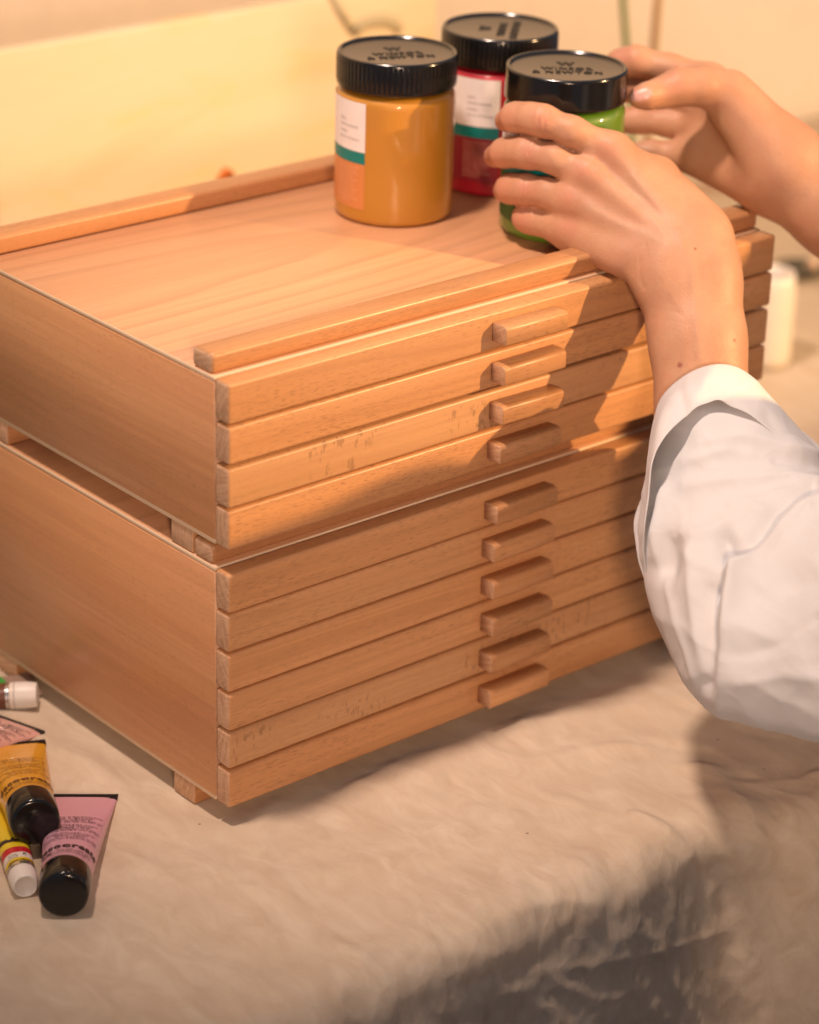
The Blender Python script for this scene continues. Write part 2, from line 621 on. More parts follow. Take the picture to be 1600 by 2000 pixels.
    h += fold([(1240, 420), (1225, 520), (1215, 610)], 8, 0.0028)
    h += fold([(1500, 500), (1500, 600), (1540, 700)], 9, 0.0032)
    h += 0.0075 * np.exp(-((flat + 0.040) / 0.026) ** 2) * sstep(0.0, 0.10, X) * (0.7 + 0.5 * vnoise(P1 * 11, P1 * 0, 51)) * (S <= 0)
    h += 0.0065 * np.exp(-((X + 0.030) / 0.022) ** 2) * sstep(0.03, 0.10, flat) * sstep(0.26, 0.16, flat) * (0.8 + 0.6 * vnoise(P2 * 14, P1 * 0, 52))
    # lies low beneath the chest and a little high round it
    inside = sstep(-0.035, 0.0, X) * sstep(0.495, 0.46, X) * sstep(-0.03, 0.01, flat) * sstep(0.31, 0.275, flat)
    h = h * (1 - inside) - 0.0004 * inside
    h = np.where(S > 0, h, np.minimum(h, 0.0095))
    Y = Y + ny * h
    Z = Z + nz * h
    V = np.stack([X, Y, Z], -1).reshape(-1, 3)
    nx = len(xs)
    ii, jj = np.meshgrid(np.arange(nx - 1), np.arange(nv - 1), indexing='ij')
    b = (ii * nv + jj).ravel()
    F = np.stack([b, b + 1, b + nv + 1, b + nv], 1)
    me = bpy.data.meshes.new('tablecloth')
    me.vertices.add(len(V))
    me.vertices.foreach_set('co', V.ravel())
    me.loops.add(F.size)
    me.loops.foreach_set('vertex_index', F.ravel().astype(np.int32))
    me.polygons.add(len(F))
    me.polygons.foreach_set('loop_start', np.arange(0, F.size, 4, dtype=np.int32))
    me.polygons.foreach_set('loop_total', np.full(len(F), 4, dtype=np.int32))
    me.update()
    me.validate()
    o = link('tablecloth', me, cloth_mat())
    md = o.modifiers.new('thickness', 'SOLIDIFY')
    md.thickness = 0.0009
    md.offset = -1
    tag(o, 'wrinkled unbleached cotton cloth spread over the table and hanging over its front edge', 'tablecloth')
    return o


CLOTH = make_cloth()
_me = CLOTH.data
_co = np.empty(len(_me.vertices) * 3)
_me.vertices.foreach_get('co', _co)
_co = _co.reshape(-1, 3)


def cloth_z(x, y):
    i = np.argmin((_co[:, 0] - x) ** 2 + (_co[:, 1] - y) ** 2)
    return float(_co[i, 2])


# table under the cloth
tb = thing('table', 'plain table hidden beneath the unbleached cotton cloth', 'table', (0.5, 0.35, -0.80))
obj('tabletop', box(-1.05, 1.20, -0.515, 0.49, 0.738, 0.775, 0.003), W_SIDE, tb, smooth=False)
for sx in (-0.98, 1.12):
    for sy in (-0.44, 0.42):
        obj('leg', box(sx - 0.03, sx + 0.03, sy - 0.03, sy + 0.03, 0.0, 0.7365, 0.003), W_SIDE, tb, smooth=False)


chr_ = thing('blocker_chair', 'unseen wooden blocker added to shade the hanging front of the cloth covered table', 'blocker_chair', (-0.36, -0.42, -0.80))  # unseen, added so its backrest keeps the front lamp off the hanging cloth
obj('seat', box(-0.22, 0.22, -0.17, 0.21, 0.42, 0.46, 0.006), W_RAIL, chr_)
obj('backrest', box(-0.26, 0.26, -0.200, -0.176, 0.55, 1.000, 0.008), W_RAIL, chr_)
for sx in (-0.20, 0.20):
    obj('leg', box(sx - 0.018, sx + 0.018, -0.174, -0.140, 0.0, 0.419, 0.004), W_RAIL, chr_)
    obj('leg', box(sx - 0.018, sx + 0.018, 0.165, 0.199, 0.0, 0.419, 0.004), W_RAIL, chr_)
    obj('back_post', box(sx - 0.015, sx + 0.015, -0.175, -0.150, 0.461, 0.90, 0.004), W_RAIL, chr_)

# ------------------------------------------------------------------ the two drawer chests
def wood_part(name, dims, mats, parent, bev=0.0012, endaxis=None, seg=3):
    return obj(name, box(*dims, bev, seg, endaxis), mats, parent)


HPROF = [(0, -0.0062), (-0.0095, -0.0062), (-0.0095, -0.0062), (-0.0128, -0.0044), (-0.0128, 0.0030), (-0.0122, 0.0050), (-0.0104, 0.0062), (0, 0.0062)]


def handle_bm(L=0.0525):
    """square stick with a rounded upper front edge; local origin at its left end on the drawer face"""
    pts = [(0.0, -0.0062), (-0.0116, -0.0062), (-0.0128, -0.0052)]
    for k in range(7):
        a = math.pi / 2 * k / 6
        pts.append((-0.0100 - 0.0028 * math.cos(a), 0.0034 + 0.0028 * math.sin(a)))
    pts.append((0.0, 0.0062))
    bm = bmesh.new()
    A = [bm.verts.new((0, y, z)) for y, z in pts]
    B = [bm.verts.new((L, y, z)) for y, z in pts]
    n = len(pts)
    fa = bm.faces.new(A)
    fb = bm.faces.new(B[::-1])
    for i in range(n):
        bm.faces.new((A[i], B[i], B[(i + 1) % n], A[(i + 1) % n]))
    bmesh.ops.recalc_face_normals(bm, faces=list(bm.faces))
    ed = [e for e in bm.edges if abs(e.verts[0].co.x - e.verts[1].co.x) < 1e-9 and min(e.verts[0].co.y, e.verts[1].co.y) < -1e-5]
    bmesh.ops.bevel(bm, geom=ed, offset=0.0007, segments=2, affect='EDGES', profile=0.5)
    bm.normal_update()
    for f in bm.faces:
        if abs(f.normal.x) > 0.75:
            f.material_index = 1
    return bm


hx = {'u': [0.2030, 0.2030, 0.2035, 0.2030], 'l': [0.2025, 0.2020, 0.2025, 0.2030, 0.2030, 0.2035]}


def chest(kind, label, z0, H, nd, hxs):
    ch = thing('drawer_chest', label, 'drawer chest', (0, 0, z0), 'stacked wooden drawer chests')
    ply = 0.0032
    for x0, x1 in ((0.0, 0.0085), (W - 0.0085, W)):
        wood_part('side_panel', (x0, x1, 0.0, D, ply, H - ply), [W_SIDE, W_END], ch, 0.0004, 1, 1)
    wood_part('back_panel', (0.0087, W - 0.0087, D - 0.009, D - 0.001, ply, H - ply), W_SIDE, ch, 0.0004, None, 1)
    wood_part('bottom_panel', (0.0004, W - 0.0004, 0.0003, D, 0, ply - 0.0001), W_PLY, ch, 0.0005, None, 1)
    lid = box(0.0004, W - 0.0004, 0.0003, D, H - ply + 0.0001, H, 0.0005, 1)
    for f in lid.faces:
        f.material_index = 0 if f.normal.z > 0.8 else 1
    obj('lid', lid, [W_LID, W_PLY], ch)
    wood_part('front_rail', (0.0008, W - 0.0008, 0.0030, 0.0225, H + 0.0001, H + 0.0128), [W_RAIL, W_END], ch, 0.0030, 0, 4)
    wood_part('rear_rail', (0.0008, W - 0.0008, 0.2515, 0.2710, H + 0.0001, H + 0.0128), [W_RAIL, W_END], ch, 0.0025, 0, 4)
    fz = -GAP + 0.0003 if kind == 'u' else -0.0142
    for y0 in (0.0228, 0.2275):
        wood_part('foot', (0.0010, W - 0.001, y0, y0 + 0.0228, fz, -0.0001), [W_RAIL, W_END], ch, 0.0012, 0, 2)
    p = H / nd
    for i in range(nd):
        zb = H - p * (i + 1)
        d = bpy.data.objects.new('drawer', None)
        d.empty_display_size = 0.01
        C.objects.link(d)
        d.parent = ch
        jy = rnd.uniform(-0.0006, 0.0006)
        d.location = (0, jy, zb)
        lo = 0.0004 if i else 0.0006
        gap = (0.0008, 0.0022, 0.0008, 0.0004)[i % 4] if kind == 'u' else (0.0008, 0.0012, 0.0008, 0.0010, 0.0014, 0.0003)[i]
        mat = W_RAY if (kind == 'u' and i == 2) or (kind == 'l' and i == 4) else W_FRONT
        wood_part('drawer_front', (0.0, W, -T_, -0.0004, gap + 0.0001, p - 0.0003), [mat, W_END], d, 0.0023, 0, 4)
        wood_part('drawer_tray', (0.010, W - 0.010, 0.0002, D - 0.012, 0.0008 + (ply if i == nd - 1 else 0), p * 0.55), W_DARK, d, 0, None)
        h = obj('handle', handle_bm(), [W_FRONT, W_END], d)
        h.location = (hxs[i], -T_, p * 0.5 + 0.0005)
        h.rotation_euler = (0, rnd.uniform(-0.012, 0.012), 0)
    return ch


LOW = chest('l', 'taller lower wooden chest of six drawers standing on the cloth', 0.0, H1, 6, hx['l'])
UPP = chest('u', 'shorter upper wooden chest of four drawers, the jars on its lid', H1 + GAP, H2, 4, hx['u'])


# ------------------------------------------------------------------ paint jars
JH = 0.1113


def jar(label, cx, cy, paint, accent, edge_deg, span_deg, ribbed, rot, lid_lines, blurb):
    j = thing('paint_jar', label, 'paint jar', (cx, cy, ZT + 0.0002), 'paint jars on the chest lid')
    R = 0.0403
    prof = [(0, 0.0012), (R - 0.007, 0.0012), (R - 0.006, 0.0003), (R - 0.004, 0.0)]
    for k in range(7):
        a = math.pi / 2 * k / 6
        prof.append((R - 0.004 + 0.004 * math.sin(a), 0.0045 - 0.0045 * math.cos(a)))
    prof += [(R, 0.02), (R, 0.05), (R, 0.0800)]
    for k in range(1, 8):
        a = math.pi / 2 * k / 7
        prof.append((R - 0.0055 + 0.0055 * math.cos(a), 0.0810 + 0.0065 * math.sin(a)))
    prof += [(0.0335, 0.0882), (0.0335, 0.0935), (0, 0.0935)]
    obj('jar_body', lathe(prof, 128), paint, j)
    L0, RL = 0.0895, 0.0404
    lp = [(0, L0 + 0.0045), (RL - 0.0025, L0 + 0.0045), (RL - 0.0025, L0), (RL - 0.0006, L0), (RL, L0 + 0.0008), (RL, L0 + 0.0022)]
    zs = [L0 + 0.0026, L0 + 0.0032, L0 + 0.012, JH - 0.0028, JH - 0.0022]
    lp += [(RL, z) for z in zs] + [(RL, JH - 0.0018), (RL - 0.0005, JH - 0.0006), (RL - 0.0012, JH), (RL - 0.0024, JH), (RL - 0.0030, JH - 0.0006), (RL - 0.0036, JH - 0.0018), (RL - 0.0050, JH - 0.0021), (0, JH - 0.0021)]
    lid = obj('jar_lid', lathe(lp, 448 if ribbed else 128, (L0 + 0.0028, JH - 0.0026, 74, 0.0007) if ribbed else None), [BLACK, BLACKTOP], j)
    for f in lid.data.polygons:
        if f.normal.z > 0.7 and f.center.z > L0 + 0.01:
            f.material_index = 1
    lid.data.materials[1] = BLACKTOP
    view = math.atan2(CL[1] - cy, CL[0] - cx)

    def face(u, v, r):
        return (r * math.cos(u), r * math.sin(u), v)
    u1 = view + math.radians(edge_deg)
    u0 = u1 - math.radians(span_deg)

    def patch(name, z0, z1, r, mat, parent):
        n = 28
        V, F = [], []
        for i in range(n + 1):
            u = u0 + (u1 - u0) * i / n
            V += [face(u, z0, r), face(u, z1, r)]
        for i in range(n):
            F.append((2 * i, 2 * i + 2, 2 * i + 3, 2 * i + 1))
        return pyobj(name, V, F, mat, parent)
    lab = patch('label', 0.0500, 0.0835, R + 0.00022, LABELW, j)
    patch('colour_band', 0.0418, 0.0499, R + 0.00024, TEAL, lab)
    patch('text_panel', 0.0105, 0.0417, R + 0.00018, accent, lab)

    def cyl(u, v, r=R + 0.0005):
        return face(u0 + u / R, v, r)
    Lw = (u1 - u0) * R
    ls = []
    for k, s in enumerate(('Galeria', 'ACRYLIC COLOUR', 'Acrylique', '500 ml e 16.9 US fl oz')):
        ls.append((s, Lw - 0.0235, 0.0700 - 0.0042 * k, 0.0021, 0.00002, 'LEFT'))
    lettering('lettering', ls, cyl, GREYINK, lab)
    ls = []
    for k, s in enumerate(blurb):
        ls.append((s, Lw - 0.0255, 0.0385 - 0.0022 * k, 0.00165, 0.0, 'LEFT'))
    lettering('lettering', ls, cyl, PALEINK, lab)
    # raised wording on the lid
    cr, sr = math.cos(rot), math.sin(rot)

    def top(u, v):
        return (u * cr - v * sr, u * sr + v * cr, JH - 0.00190)
    t = lettering('lettering', lid_lines, top, RAISED, lid)
    md = t.modifiers.new('raise', 'SOLIDIFY')
    md.thickness = 0.0004
    md.offset = 0
    return j


LABELW = plain('white_paper_label', (0.80, 0.76, 0.76), 0.5)
TEAL = plain('teal_print', (0.0, 0.20, 0.185), 0.45)
RAISED = plain('black_raised_wording', (0.012, 0.011, 0.010), 0.55)
ORANGE = plain('orange_print', (0.62, 0.235, 0.075), 0.45)
DKRED = plain('dark_red_print', (0.26, 0.015, 0.028), 0.45)
DKGREEN = plain('dark_green_print', (0.05, 0.14, 0.03), 0.45)
GREYINK = plain('grey_ink', (0.30, 0.28, 0.28), 0.6)
PALEINK = plain('pale_ink', (0.80, 0.52, 0.34), 0.6)
BLURB = ['Permanent, quick drying acrylic', 'colour. Smooth, easy to mix.', 'Peinture acrylique permanente', 'a sechage rapide. Facile a', 'melanger. Schnell trocknende', 'Acrylfarbe. Color acrilico', 'de secado rapido. Colore', 'acrilico permanente. Keep out', 'of reach of children. Do not', 'spray apply. Conforms to', 'ASTM D 4236. Made in France', 'winsornewton.com']
EMB = [('WINSOR', 0, -0.0040, 0.0078, 0.0001, 'CENTER', 1.15), ('& NEWTON', 0, -0.0130, 0.0078, 0.0001, 'CENTER', 1.15), ('W', 0, 0.0070, 0.010, 0.0006, 'CENTER')]
vr = math.radians(-40)
jar('yellow ochre paint jar with ribbed black lid, standing clear of the hands', 0.2823, 0.1768, paintjar('ochre_paint', (0.50, 0.225, 0.020)), ORANGE, -29, 105, True, vr + 0.25, EMB, BLURB)
jar('deep red paint jar with ribbed black lid, behind the other two jars', 0.3831, 0.1858, paintjar('red_paint', (0.38, 0.004, 0.020)), DKRED, 3, 105, True, vr + 1.45, EMB, BLURB)
jar('green paint jar with smooth black lid, held between the two hands', 0.3501, 0.0841, paintjar('green_paint', (0.105, 0.235, 0.012)), DKGREEN, 22, 105, False, vr, EMB, BLURB)


# ------------------------------------------------------------------ paint tubes
def tube(label, cap_c, crimp_c, cap_r, cap_len, crimp_w, body_mat, cap_mat, crimp_mat, lines, ink, name='paint_tube', rings=(), cap_taper=0.94, roll=0.0, dots=False, crimp_roll=0.0):
    cap_c, crimp_c = np.array(cap_c, float) + [0, 0, 0.004], np.array(crimp_c, float) + [0, 0, 0.004]
    ax = crimp_c - cap_c
    L = np.linalg.norm(ax)
    ax = ax / L
    side = np.cross(ax, (0, 0, 1))
    side /= np.linalg.norm(side)
    upv = np.cross(side, ax)
    root = thing(name, label, 'paint tube', tuple(cap_c), 'paint tubes lying on the cloth')

    def P(s, a, k=1.0, dr=0.0):
        """s: 0 at cap face .. 1 at crimp; a: angle (0 = up)"""
        f = np.clip((s * L - cap_len) / (L - cap_len), 0, 1)
        q = f ** 1.25
        rw = cap_r * 0.97 * (1 - q) + crimp_w / 2 * q
        rh = cap_r * 0.97 * (1 - f ** 1.1) + 0.0011 * f
        e = 1 + 1.2 * f
        ca, sa = math.cos(a), math.sin(a)
        y = rh * math.copysign(abs(ca) ** (1 / 1.0), ca)
        x = rw * math.copysign(abs(sa) ** (1 / e) if sa else 0, sa)
        rr = 1 + dr / max(1e-4, math.hypot(x, y) or 1e-4)
        yy = y + (dr if ca > 0 else -dr) * abs(ca)
        xx = x + dr * sa
        return ax * (s * L) + side * xx + upv * yy
    n, m = 56, 30
    V, F = [], []
    s0 = cap_len / L
    for i in range(m + 1):
        s = s0 + (0.965 - s0) * i / m
        for k in range(n):
            V.append(P(s, 2 * math.pi * k / n))
    for i in range(m):
        for k in range(n):
            F.append((i * n + k, i * n + (k + 1) % n, (i + 1) * n + (k + 1) % n, (i + 1) * n + k))
    F.append(tuple(range(n)))
    body = pyobj('tube_body', V, F, body_mat, root)
    # crimped end
    V, F = [], []
    for i, s in enumerate((0.955, 0.963, 0.971, 0.979, 0.987, 0.994, 1.0)):
        th = 0.0013 if i % 2 else 0.0017
        for x, y in ((-1, 1), (1, 1), (1, -1), (-1, -1)):
            V.append(ax * (s * L) + side * x * (crimp_w / 2 * (0.992 + 0.01 * i / 6)) + upv * y * th)
    for i in range(6):
        for k in range(4):
            F.append((4 * i + k, 4 * i + (k + 1) % 4, 4 * i + 4 + (k + 1) % 4, 4 * i + 4 + k))
    F += [(3, 2, 1, 0), (24, 25, 26, 27)]
    pyobj('crimp', V, F, crimp_mat, root, smooth=False)
    # cap
    pr = ([(0, 0.0007), (cap_r * cap_taper * 0.80, 0.0007), (cap_r * cap_taper * 0.84, 0.0002), (cap_r * cap_taper * 0.90, 0.0), (cap_r * cap_taper * 0.97, 0.0003), (cap_r * cap_taper, 0.0010), (cap_r * 0.985, cap_len * 0.5), (cap_r, cap_len - 0.001), (cap_r * 0.99, cap_len), (cap_r * 0.7, cap_len + 0.0003), (0, cap_len + 0.0003)] if cap_r < 0.0105 else [(0, 0.0), (cap_r * cap_taper - 0.0022, 0.0), (cap_r * cap_taper - 0.0010, 0.0004), (cap_r * cap_taper, 0.0018), (cap_r * 0.985, cap_len * 0.5), (cap_r, cap_len - 0.001), (cap_r * 0.99, cap_len), (cap_r * 0.7, cap_len + 0.0003), (0, cap_len + 0.0003)])
    cb = lathe(pr, 72)
    Mx = Matrix((tuple(side), tuple(upv), tuple(ax))).transposed()
    for v in cb.verts:
        v.co = Mx @ v.co
    bmesh.ops.recalc_face_normals(cb, faces=list(cb.faces))
    cap = obj('cap', cb, cap_mat, root)
    for (sa, sb, mt, nm) in rings:
        V, F = [], []
        for i in range(5):
            s = sa + (sb - sa) * i / 4
            for k in range(n):
                V.append(P(s, 2 * math.pi * k / n, dr=0.00025))
        for i in range(4):
            for k in range(n):
                F.append((i * n + k, i * n + (k + 1) % n, (i + 1) * n + (k + 1) % n, (i + 1) * n + k))
        pyobj(nm, V, F, mt, body)
    if lines:
        def fn(u, v):
            # u along the girth (m), v from cap towards the crimp (m)
            s = (cap_len + v) / L
            return P(s, -(u / cap_r) * 0.92 + roll if False else (u / (cap_r * (0.97 + 0.25 * s))) + roll, dr=0.00045)
        for (grp, mt) in lines:
            lettering('lettering', grp, fn, mt, body)
    return root


PINK = plain('pink_tube', (0.63, 0.33, 0.42), 0.38, Coat_Weight=0.3)
PALEPINK = plain('pale_pink_tube', (0.66, 0.37, 0.32), 0.42, Coat_Weight=0.3)
GOLD = plain('golden_yellow_tube', (0.74, 0.36, 0.022), 0.36, Coat_Weight=0.3)
LEMON = plain('lemon_yellow_tube', (0.74, 0.55, 0.02), 0.38, Coat_Weight=0.3)
RED = plain('red_band', (0.50, 0.012, 0.025), 0.4)
OFFW = plain('white_tube_print', (0.72, 0.66, 0.60), 0.4)
WCAP = plain('white_cap', (0.74, 0.70, 0.66), 0.4)
SILVER = plain('silver_shoulder', (0.62, 0.60, 0.60), 0.25, Metallic=0.9)
BROWN = plain('brown_tube', (0.14, 0.045, 0.025), 0.4)
GREYT = plain('grey_tube', (0.36, 0.25, 0.20), 0.45)
GREEN = plain('green_band', (0.045, 0.36, 0.06), 0.45)
INK = plain('black_ink', (0.035, 0.02, 0.022), 0.5)
BRINK = plain('brown_ink', (0.16, 0.06, 0.01), 0.5)


def print_block(scale=1.0):
    """small print and the brand word as they read on the two large tubes"""
    g = []
    y = 0.0660
    for blk in (('Satin creamy texture formula', 'Good coverage', 'Fast drying', 'Use on wood, stone, paper, metal', 'For indoor and outdoor use'),
                ('Texture satinee cremeuse', 'Bonne couverture', 'Sechage rapide', 'Utiliser a l\'interieur et a l\'exterieur', 'Nettoyage facile avec de l\'eau'),
                ('Acabado satinado cremoso', 'Buena cobertura', 'Secado rapido', 'Para interior y exterior, en metal', 'Limpiar las herramientas con agua')):
        for s in blk:
            g.append((s, 0.0, y * scale, 0.0023 * scale, 0.00003, 'CENTER', 1.10))
            y -= 0.00235
        y -= 0.0030
    g.append(('decocreate', 0.0, 0.0130 * scale, 0.0088 * scale, 0.00035, 'CENTER', 1.1))
    for k, s in enumerate(('Multi surface satin acrylic paint', 'Peinture acrylique multi-surfaces', 'Pintura acrilica satinada')):
        g.append((s, 0.001, (0.0088 - 0.0023 * k) * scale, 0.0022 * scale, 0.00003, 'CENTER', 1.05))
    g.append(('75 ml', -0.0175, 0.0072 * scale, 0.0034 * scale, 0.0002, 'LEFT'))
    return g


def cz(x, y, r):
    return cloth_z(x, y) + r


t1 = tube('large pink tube with black cap, lying foremost on the cloth', (-0.1343, -0.0345, -0.0180 + 0.0158), (-0.0530, 0.0700, -0.0148), 0.0155, 0.0215, 0.0475, PINK, BLACK, BLACK, [(print_block(), INK)], INK)
t2 = tube('golden yellow tube with black cap, lying across the lemon tube', (-0.1110, 0.0300, 0.0070), (-0.0560, 0.1480, -0.0125), 0.0158, 0.0215, 0.0475, GOLD, BLACK, BLACK, [(print_block(), BRINK)], BRINK)
t3 = tube('slim lemon yellow tube with white cap and a red band', (-0.1405, -0.0040, -0.0092), (-0.0960, 0.0960, -0.0145), 0.0086, 0.0130, 0.024, LEMON, WCAP, SILVER,
          [([('LEMON YELLOW', 0.0, 0.0042, 0.0022, 0.0001, 'CENTER')], BRINK),
           ([('R', 0.0035, 0.0110, 0.0040, 0.0004, 'CENTER'), ('ROYAL', -0.0005, 0.0125, 0.0018, 0, 'RIGHT'), ('TALENS', -0.0005, 0.0105, 0.0018, 0, 'RIGHT'), ('HOLLAND', -0.0005, 0.0085, 0.0018, 0, 'RIGHT')], INK),
           ([('Van Gogh', 0.0, 0.0330, 0.0048, 0.0001, 'CENTER')], INK)],
          INK, rings=((0.124, 0.150, SILVER, 'shoulder_ring'), (0.160, 0.196, LEMON, 'yellow_band'), (0.1965, 0.262, OFFW, 'white_band'), (0.2625, 0.330, RED, 'red_band'), (0.40, 0.43, INK, 'black_band')), cap_taper=0.86)
t4 = tube('small brown tube with white cap, lying beside the grey tube', (-0.0075, 0.1880, -0.0085), (-0.0850, 0.2480, -0.0140), 0.0092, 0.0150, 0.026, BROWN, WCAP, SILVER,
          [([('BURNT UMBER', 0.0, 0.011, 0.0024, 0.0001, 'CENTER')], OFFW)], INK, rings=((0.155, 0.185, OFFW, 'white_band'), (0.190, 0.21, SILVER, 'shoulder_ring')), cap_taper=0.9)
t5 = tube('pale pink tube with its black crimped end towards the chest', (-0.1150, 0.1420, -0.0060), (-0.0335, 0.1690, -0.0140), 0.0125, 0.0190, 0.0410, PALEPINK, BLACK, BLACK, [(print_block(0.85), INK)], INK)
t6 = tube('flat grey brown tube with green band, nearest the chest side', (-0.1080, 0.2400, -0.0080), (0.0060, 0.2130, -0.0150), 0.0105, 0.0180, 0.030, GREYT, WCAP, GREYT, None, INK, rings=((0.64, 0.83, GREEN, 'green_band'),))

# ------------------------------------------------------------------ background things
def canvas_mat():
    t = NT('painted_canvas')
    tc = t.n('ShaderNodeTexCoord').outputs['Object']
    a = t.noise(t.mapping(tc, (3.0, 3, 7)), 1, 4, 0.55, 0.8)
    b = t.noise(t.mapping(tc, (9, 9, 26)), 1, 3, 0.6, 0.6)
    c = t.ramp(a, [(0.30, (0.70, 0.50, 0.29)), (0.45, (0.75, 0.62, 0.42)), (0.6, (0.75, 0.65, 0.48)), (0.75, (0.72, 0.55, 0.36))])
    c = t.mix(t.ramp(b, [(0.55, 0.0), (0.75, 0.5)]), c, (0.84, 0.57, 0.18))
    t.set(Base_Color=c, Roughness=0.75)
    t.bump(t.noise(tc, 160, 4), 0.3, 0.001)
    return t.m


cv = thing('painting', 'yellow painted canvas standing behind the wooden chests', 'painting', (0.10, 0.56, -0.018))
obj('canvas', box(-0.55, 0.553, 0.0, 0.018, 0.0, 0.336, 0.002), canvas_mat(), cv)
OLIVE = plain('olive_grey_paint', (0.54, 0.48, 0.33), 0.8)
FLAME = plain('orange_paint', (0.70, 0.18, 0.03), 0.8)


def stroke(pts, wd, mat, nm='brush_stroke'):
    V, F = [], []
    Q = np.array([(on(px, py, 1, 0.5592) - np.array([0.10, 0.56, -0.018])) for px, py in pts])
    for i in range(len(Q)):
        d = Q[min(i + 1, len(Q) - 1)] - Q[max(i - 1, 0)]
        nrm = np.array([-d[2], 0, d[0]])
        nrm /= np.linalg.norm(nrm)
        ww = wd * (0.6 + 0.4 * math.sin(math.pi * (i + 0.7) / (len(Q) + 0.4)))
        V += [Q[i] - nrm * ww, Q[i] + nrm * ww]
    for i in range(len(Q) - 1):
        F.append((2 * i, 2 * i + 1, 2 * i + 3, 2 * i + 2))
    o = pyobj(nm, V, F, mat, cv)
    md = o.modifiers.new('thick', 'SOLIDIFY')
    md.thickness = 0.0006
    return o


stroke([(640, -30), (665, 20), (690, 62)], 0.004, OLIVE)
stroke([(690, 66), (705, 50), (728, 40), (752, 38), (772, 44), (782, 62)], 0.006, OLIVE)
stroke([(430, 362), (440, 345), (447, 330)], 0.006, FLAME)
stroke([(455, 362), (450, 350), (447, 338)], 0.005, FLAME)

CER = plain('white_glaze', (0.80, 0.74, 0.66), 0.35)
pp = on(1492, 716, 2, -0.017)
pot = obj('pot', lathe([(0, 0.0), (0.019, 0.0), (0.0215, 0.002), (0.0225, 0.01), (0.0225, 0.070), (0.0215, 0.078), (0.0205, 0.086), (0.0185, 0.086), (0.0190, 0.06), (0.0190, 0.006), (0, 0.006)], 48), CER)
pot.location = (pp[0], pp[1], -0.0125)
tag(pot, 'small white glazed pot standing behind the right end of the chests', 'pot')
GLASS = NT('clear_glass').set(Base_Color=(0.93, 0.96, 0.93), Roughness=0.03, Transmission_Weight=1.0, IOR=1.45)
vb = on(1246, 560, 2, -0.017)
vs = thing('vase', 'clear glass bottle vase hidden behind the hands, holding two stems', 'vase', (vb[0], vb[1], -0.0120))
obj('vase_body', lathe([(0, 0.0), (0.022, 0.0), (0.025, 0.003), (0.025, 0.055), (0.018, 0.075), (0.0085, 0.088), (0.0085, 0.118), (0.0100, 0.121), (0.0085, 0.122), (0.0070, 0.118), (0.0070, 0.088), (0.016, 0.074), (0.0225, 0.055), (0.0225, 0.006), (0, 0.006)], 48), GLASS, vs)


def stick(name, P0, P1, r0, r1, mat, bend=0.0):
    P0, P1 = np.array(P0), np.array(P1)
    n, m = 14, 10
    V, F = [], []
    for i in range(n + 1):
        f = i / n
        c = P0 * (1 - f) + P1 * f + np.array([bend * math.sin(math.pi * f), 0, 0])
        r = r0 * (1 - f) + r1 * f
        for k in range(m):
            a = 2 * math.pi * k / m
            V.append(c + np.array([r * math.cos(a), r * math.sin(a), 0]))
    for i in range(n):
        for k in range(m):
            F.append((i * m + k, i * m + (k + 1) % m, (i + 1) * m + (k + 1) % m, (i + 1) * m + k))
    F += [tuple(range(m))[::-1], tuple(range(n * m, n * m + m))]
    return pyobj(name, V, F, mat)


STEMG = plain('green_stem', (0.16, 0.24, 0.07), 0.5)
STEMB = plain('dry_stem', (0.44, 0.27, 0.12), 0.6)


def on_at(px, py, y):
    return on(px, py, 1, y)


b0 = np.array([vb[0], vb[1], -0.008])
s1 = stick('flower_stem', b0 + [-0.003, 0.001, 0], on_at(1212, -60, vb[1] + 0.006), 0.0034, 0.0030, STEMG, 0.004)
tag(s1, 'thin green stem standing in the glass vase before the wall', 'stem')
s2 = stick('flower_stem', b0 + [0.004, -0.001, 0], on_at(1291, -60, vb[1] - 0.006), 0.0042, 0.0036, STEMB, -0.004)
tag(s2, 'dry tan stem standing in the glass vase before the wall', 'stem')

pc = on(1562, 545, 2, -0.017)
dc = thing('palette_dish', 'small dark dish lying on the cloth beyond the chests', 'dish', (pc[0], pc[1], -0.0125))
obj('dish_body', lathe([(0, 0.0), (0.014, 0.0), (0.026, 0.006), (0.027, 0.008), (0.0255, 0.0085), (0.013, 0.003), (0, 0.003)], 48), plain('dark_glaze', (0.05, 0.05, 0.035), 0.25), dc)
bb = bmesh.new()
bmesh.ops.create_uvsphere(bb, u_segments=24, v_segments=16, radius=0.0062)
glint_ball = obj('glint_ball', bb, plain('pale_peach_glint', (0.78, 0.55, 0.40), 0.3))  # pale ball added in place of a blurred highlight
glint_ball.location = (pc[0] + 0.010, pc[1] - 0.006, -0.0125 + 0.0100)
tag(glint_ball, 'pale peach ball standing for a blurred glint on the small dark dish', 'glint_ball')


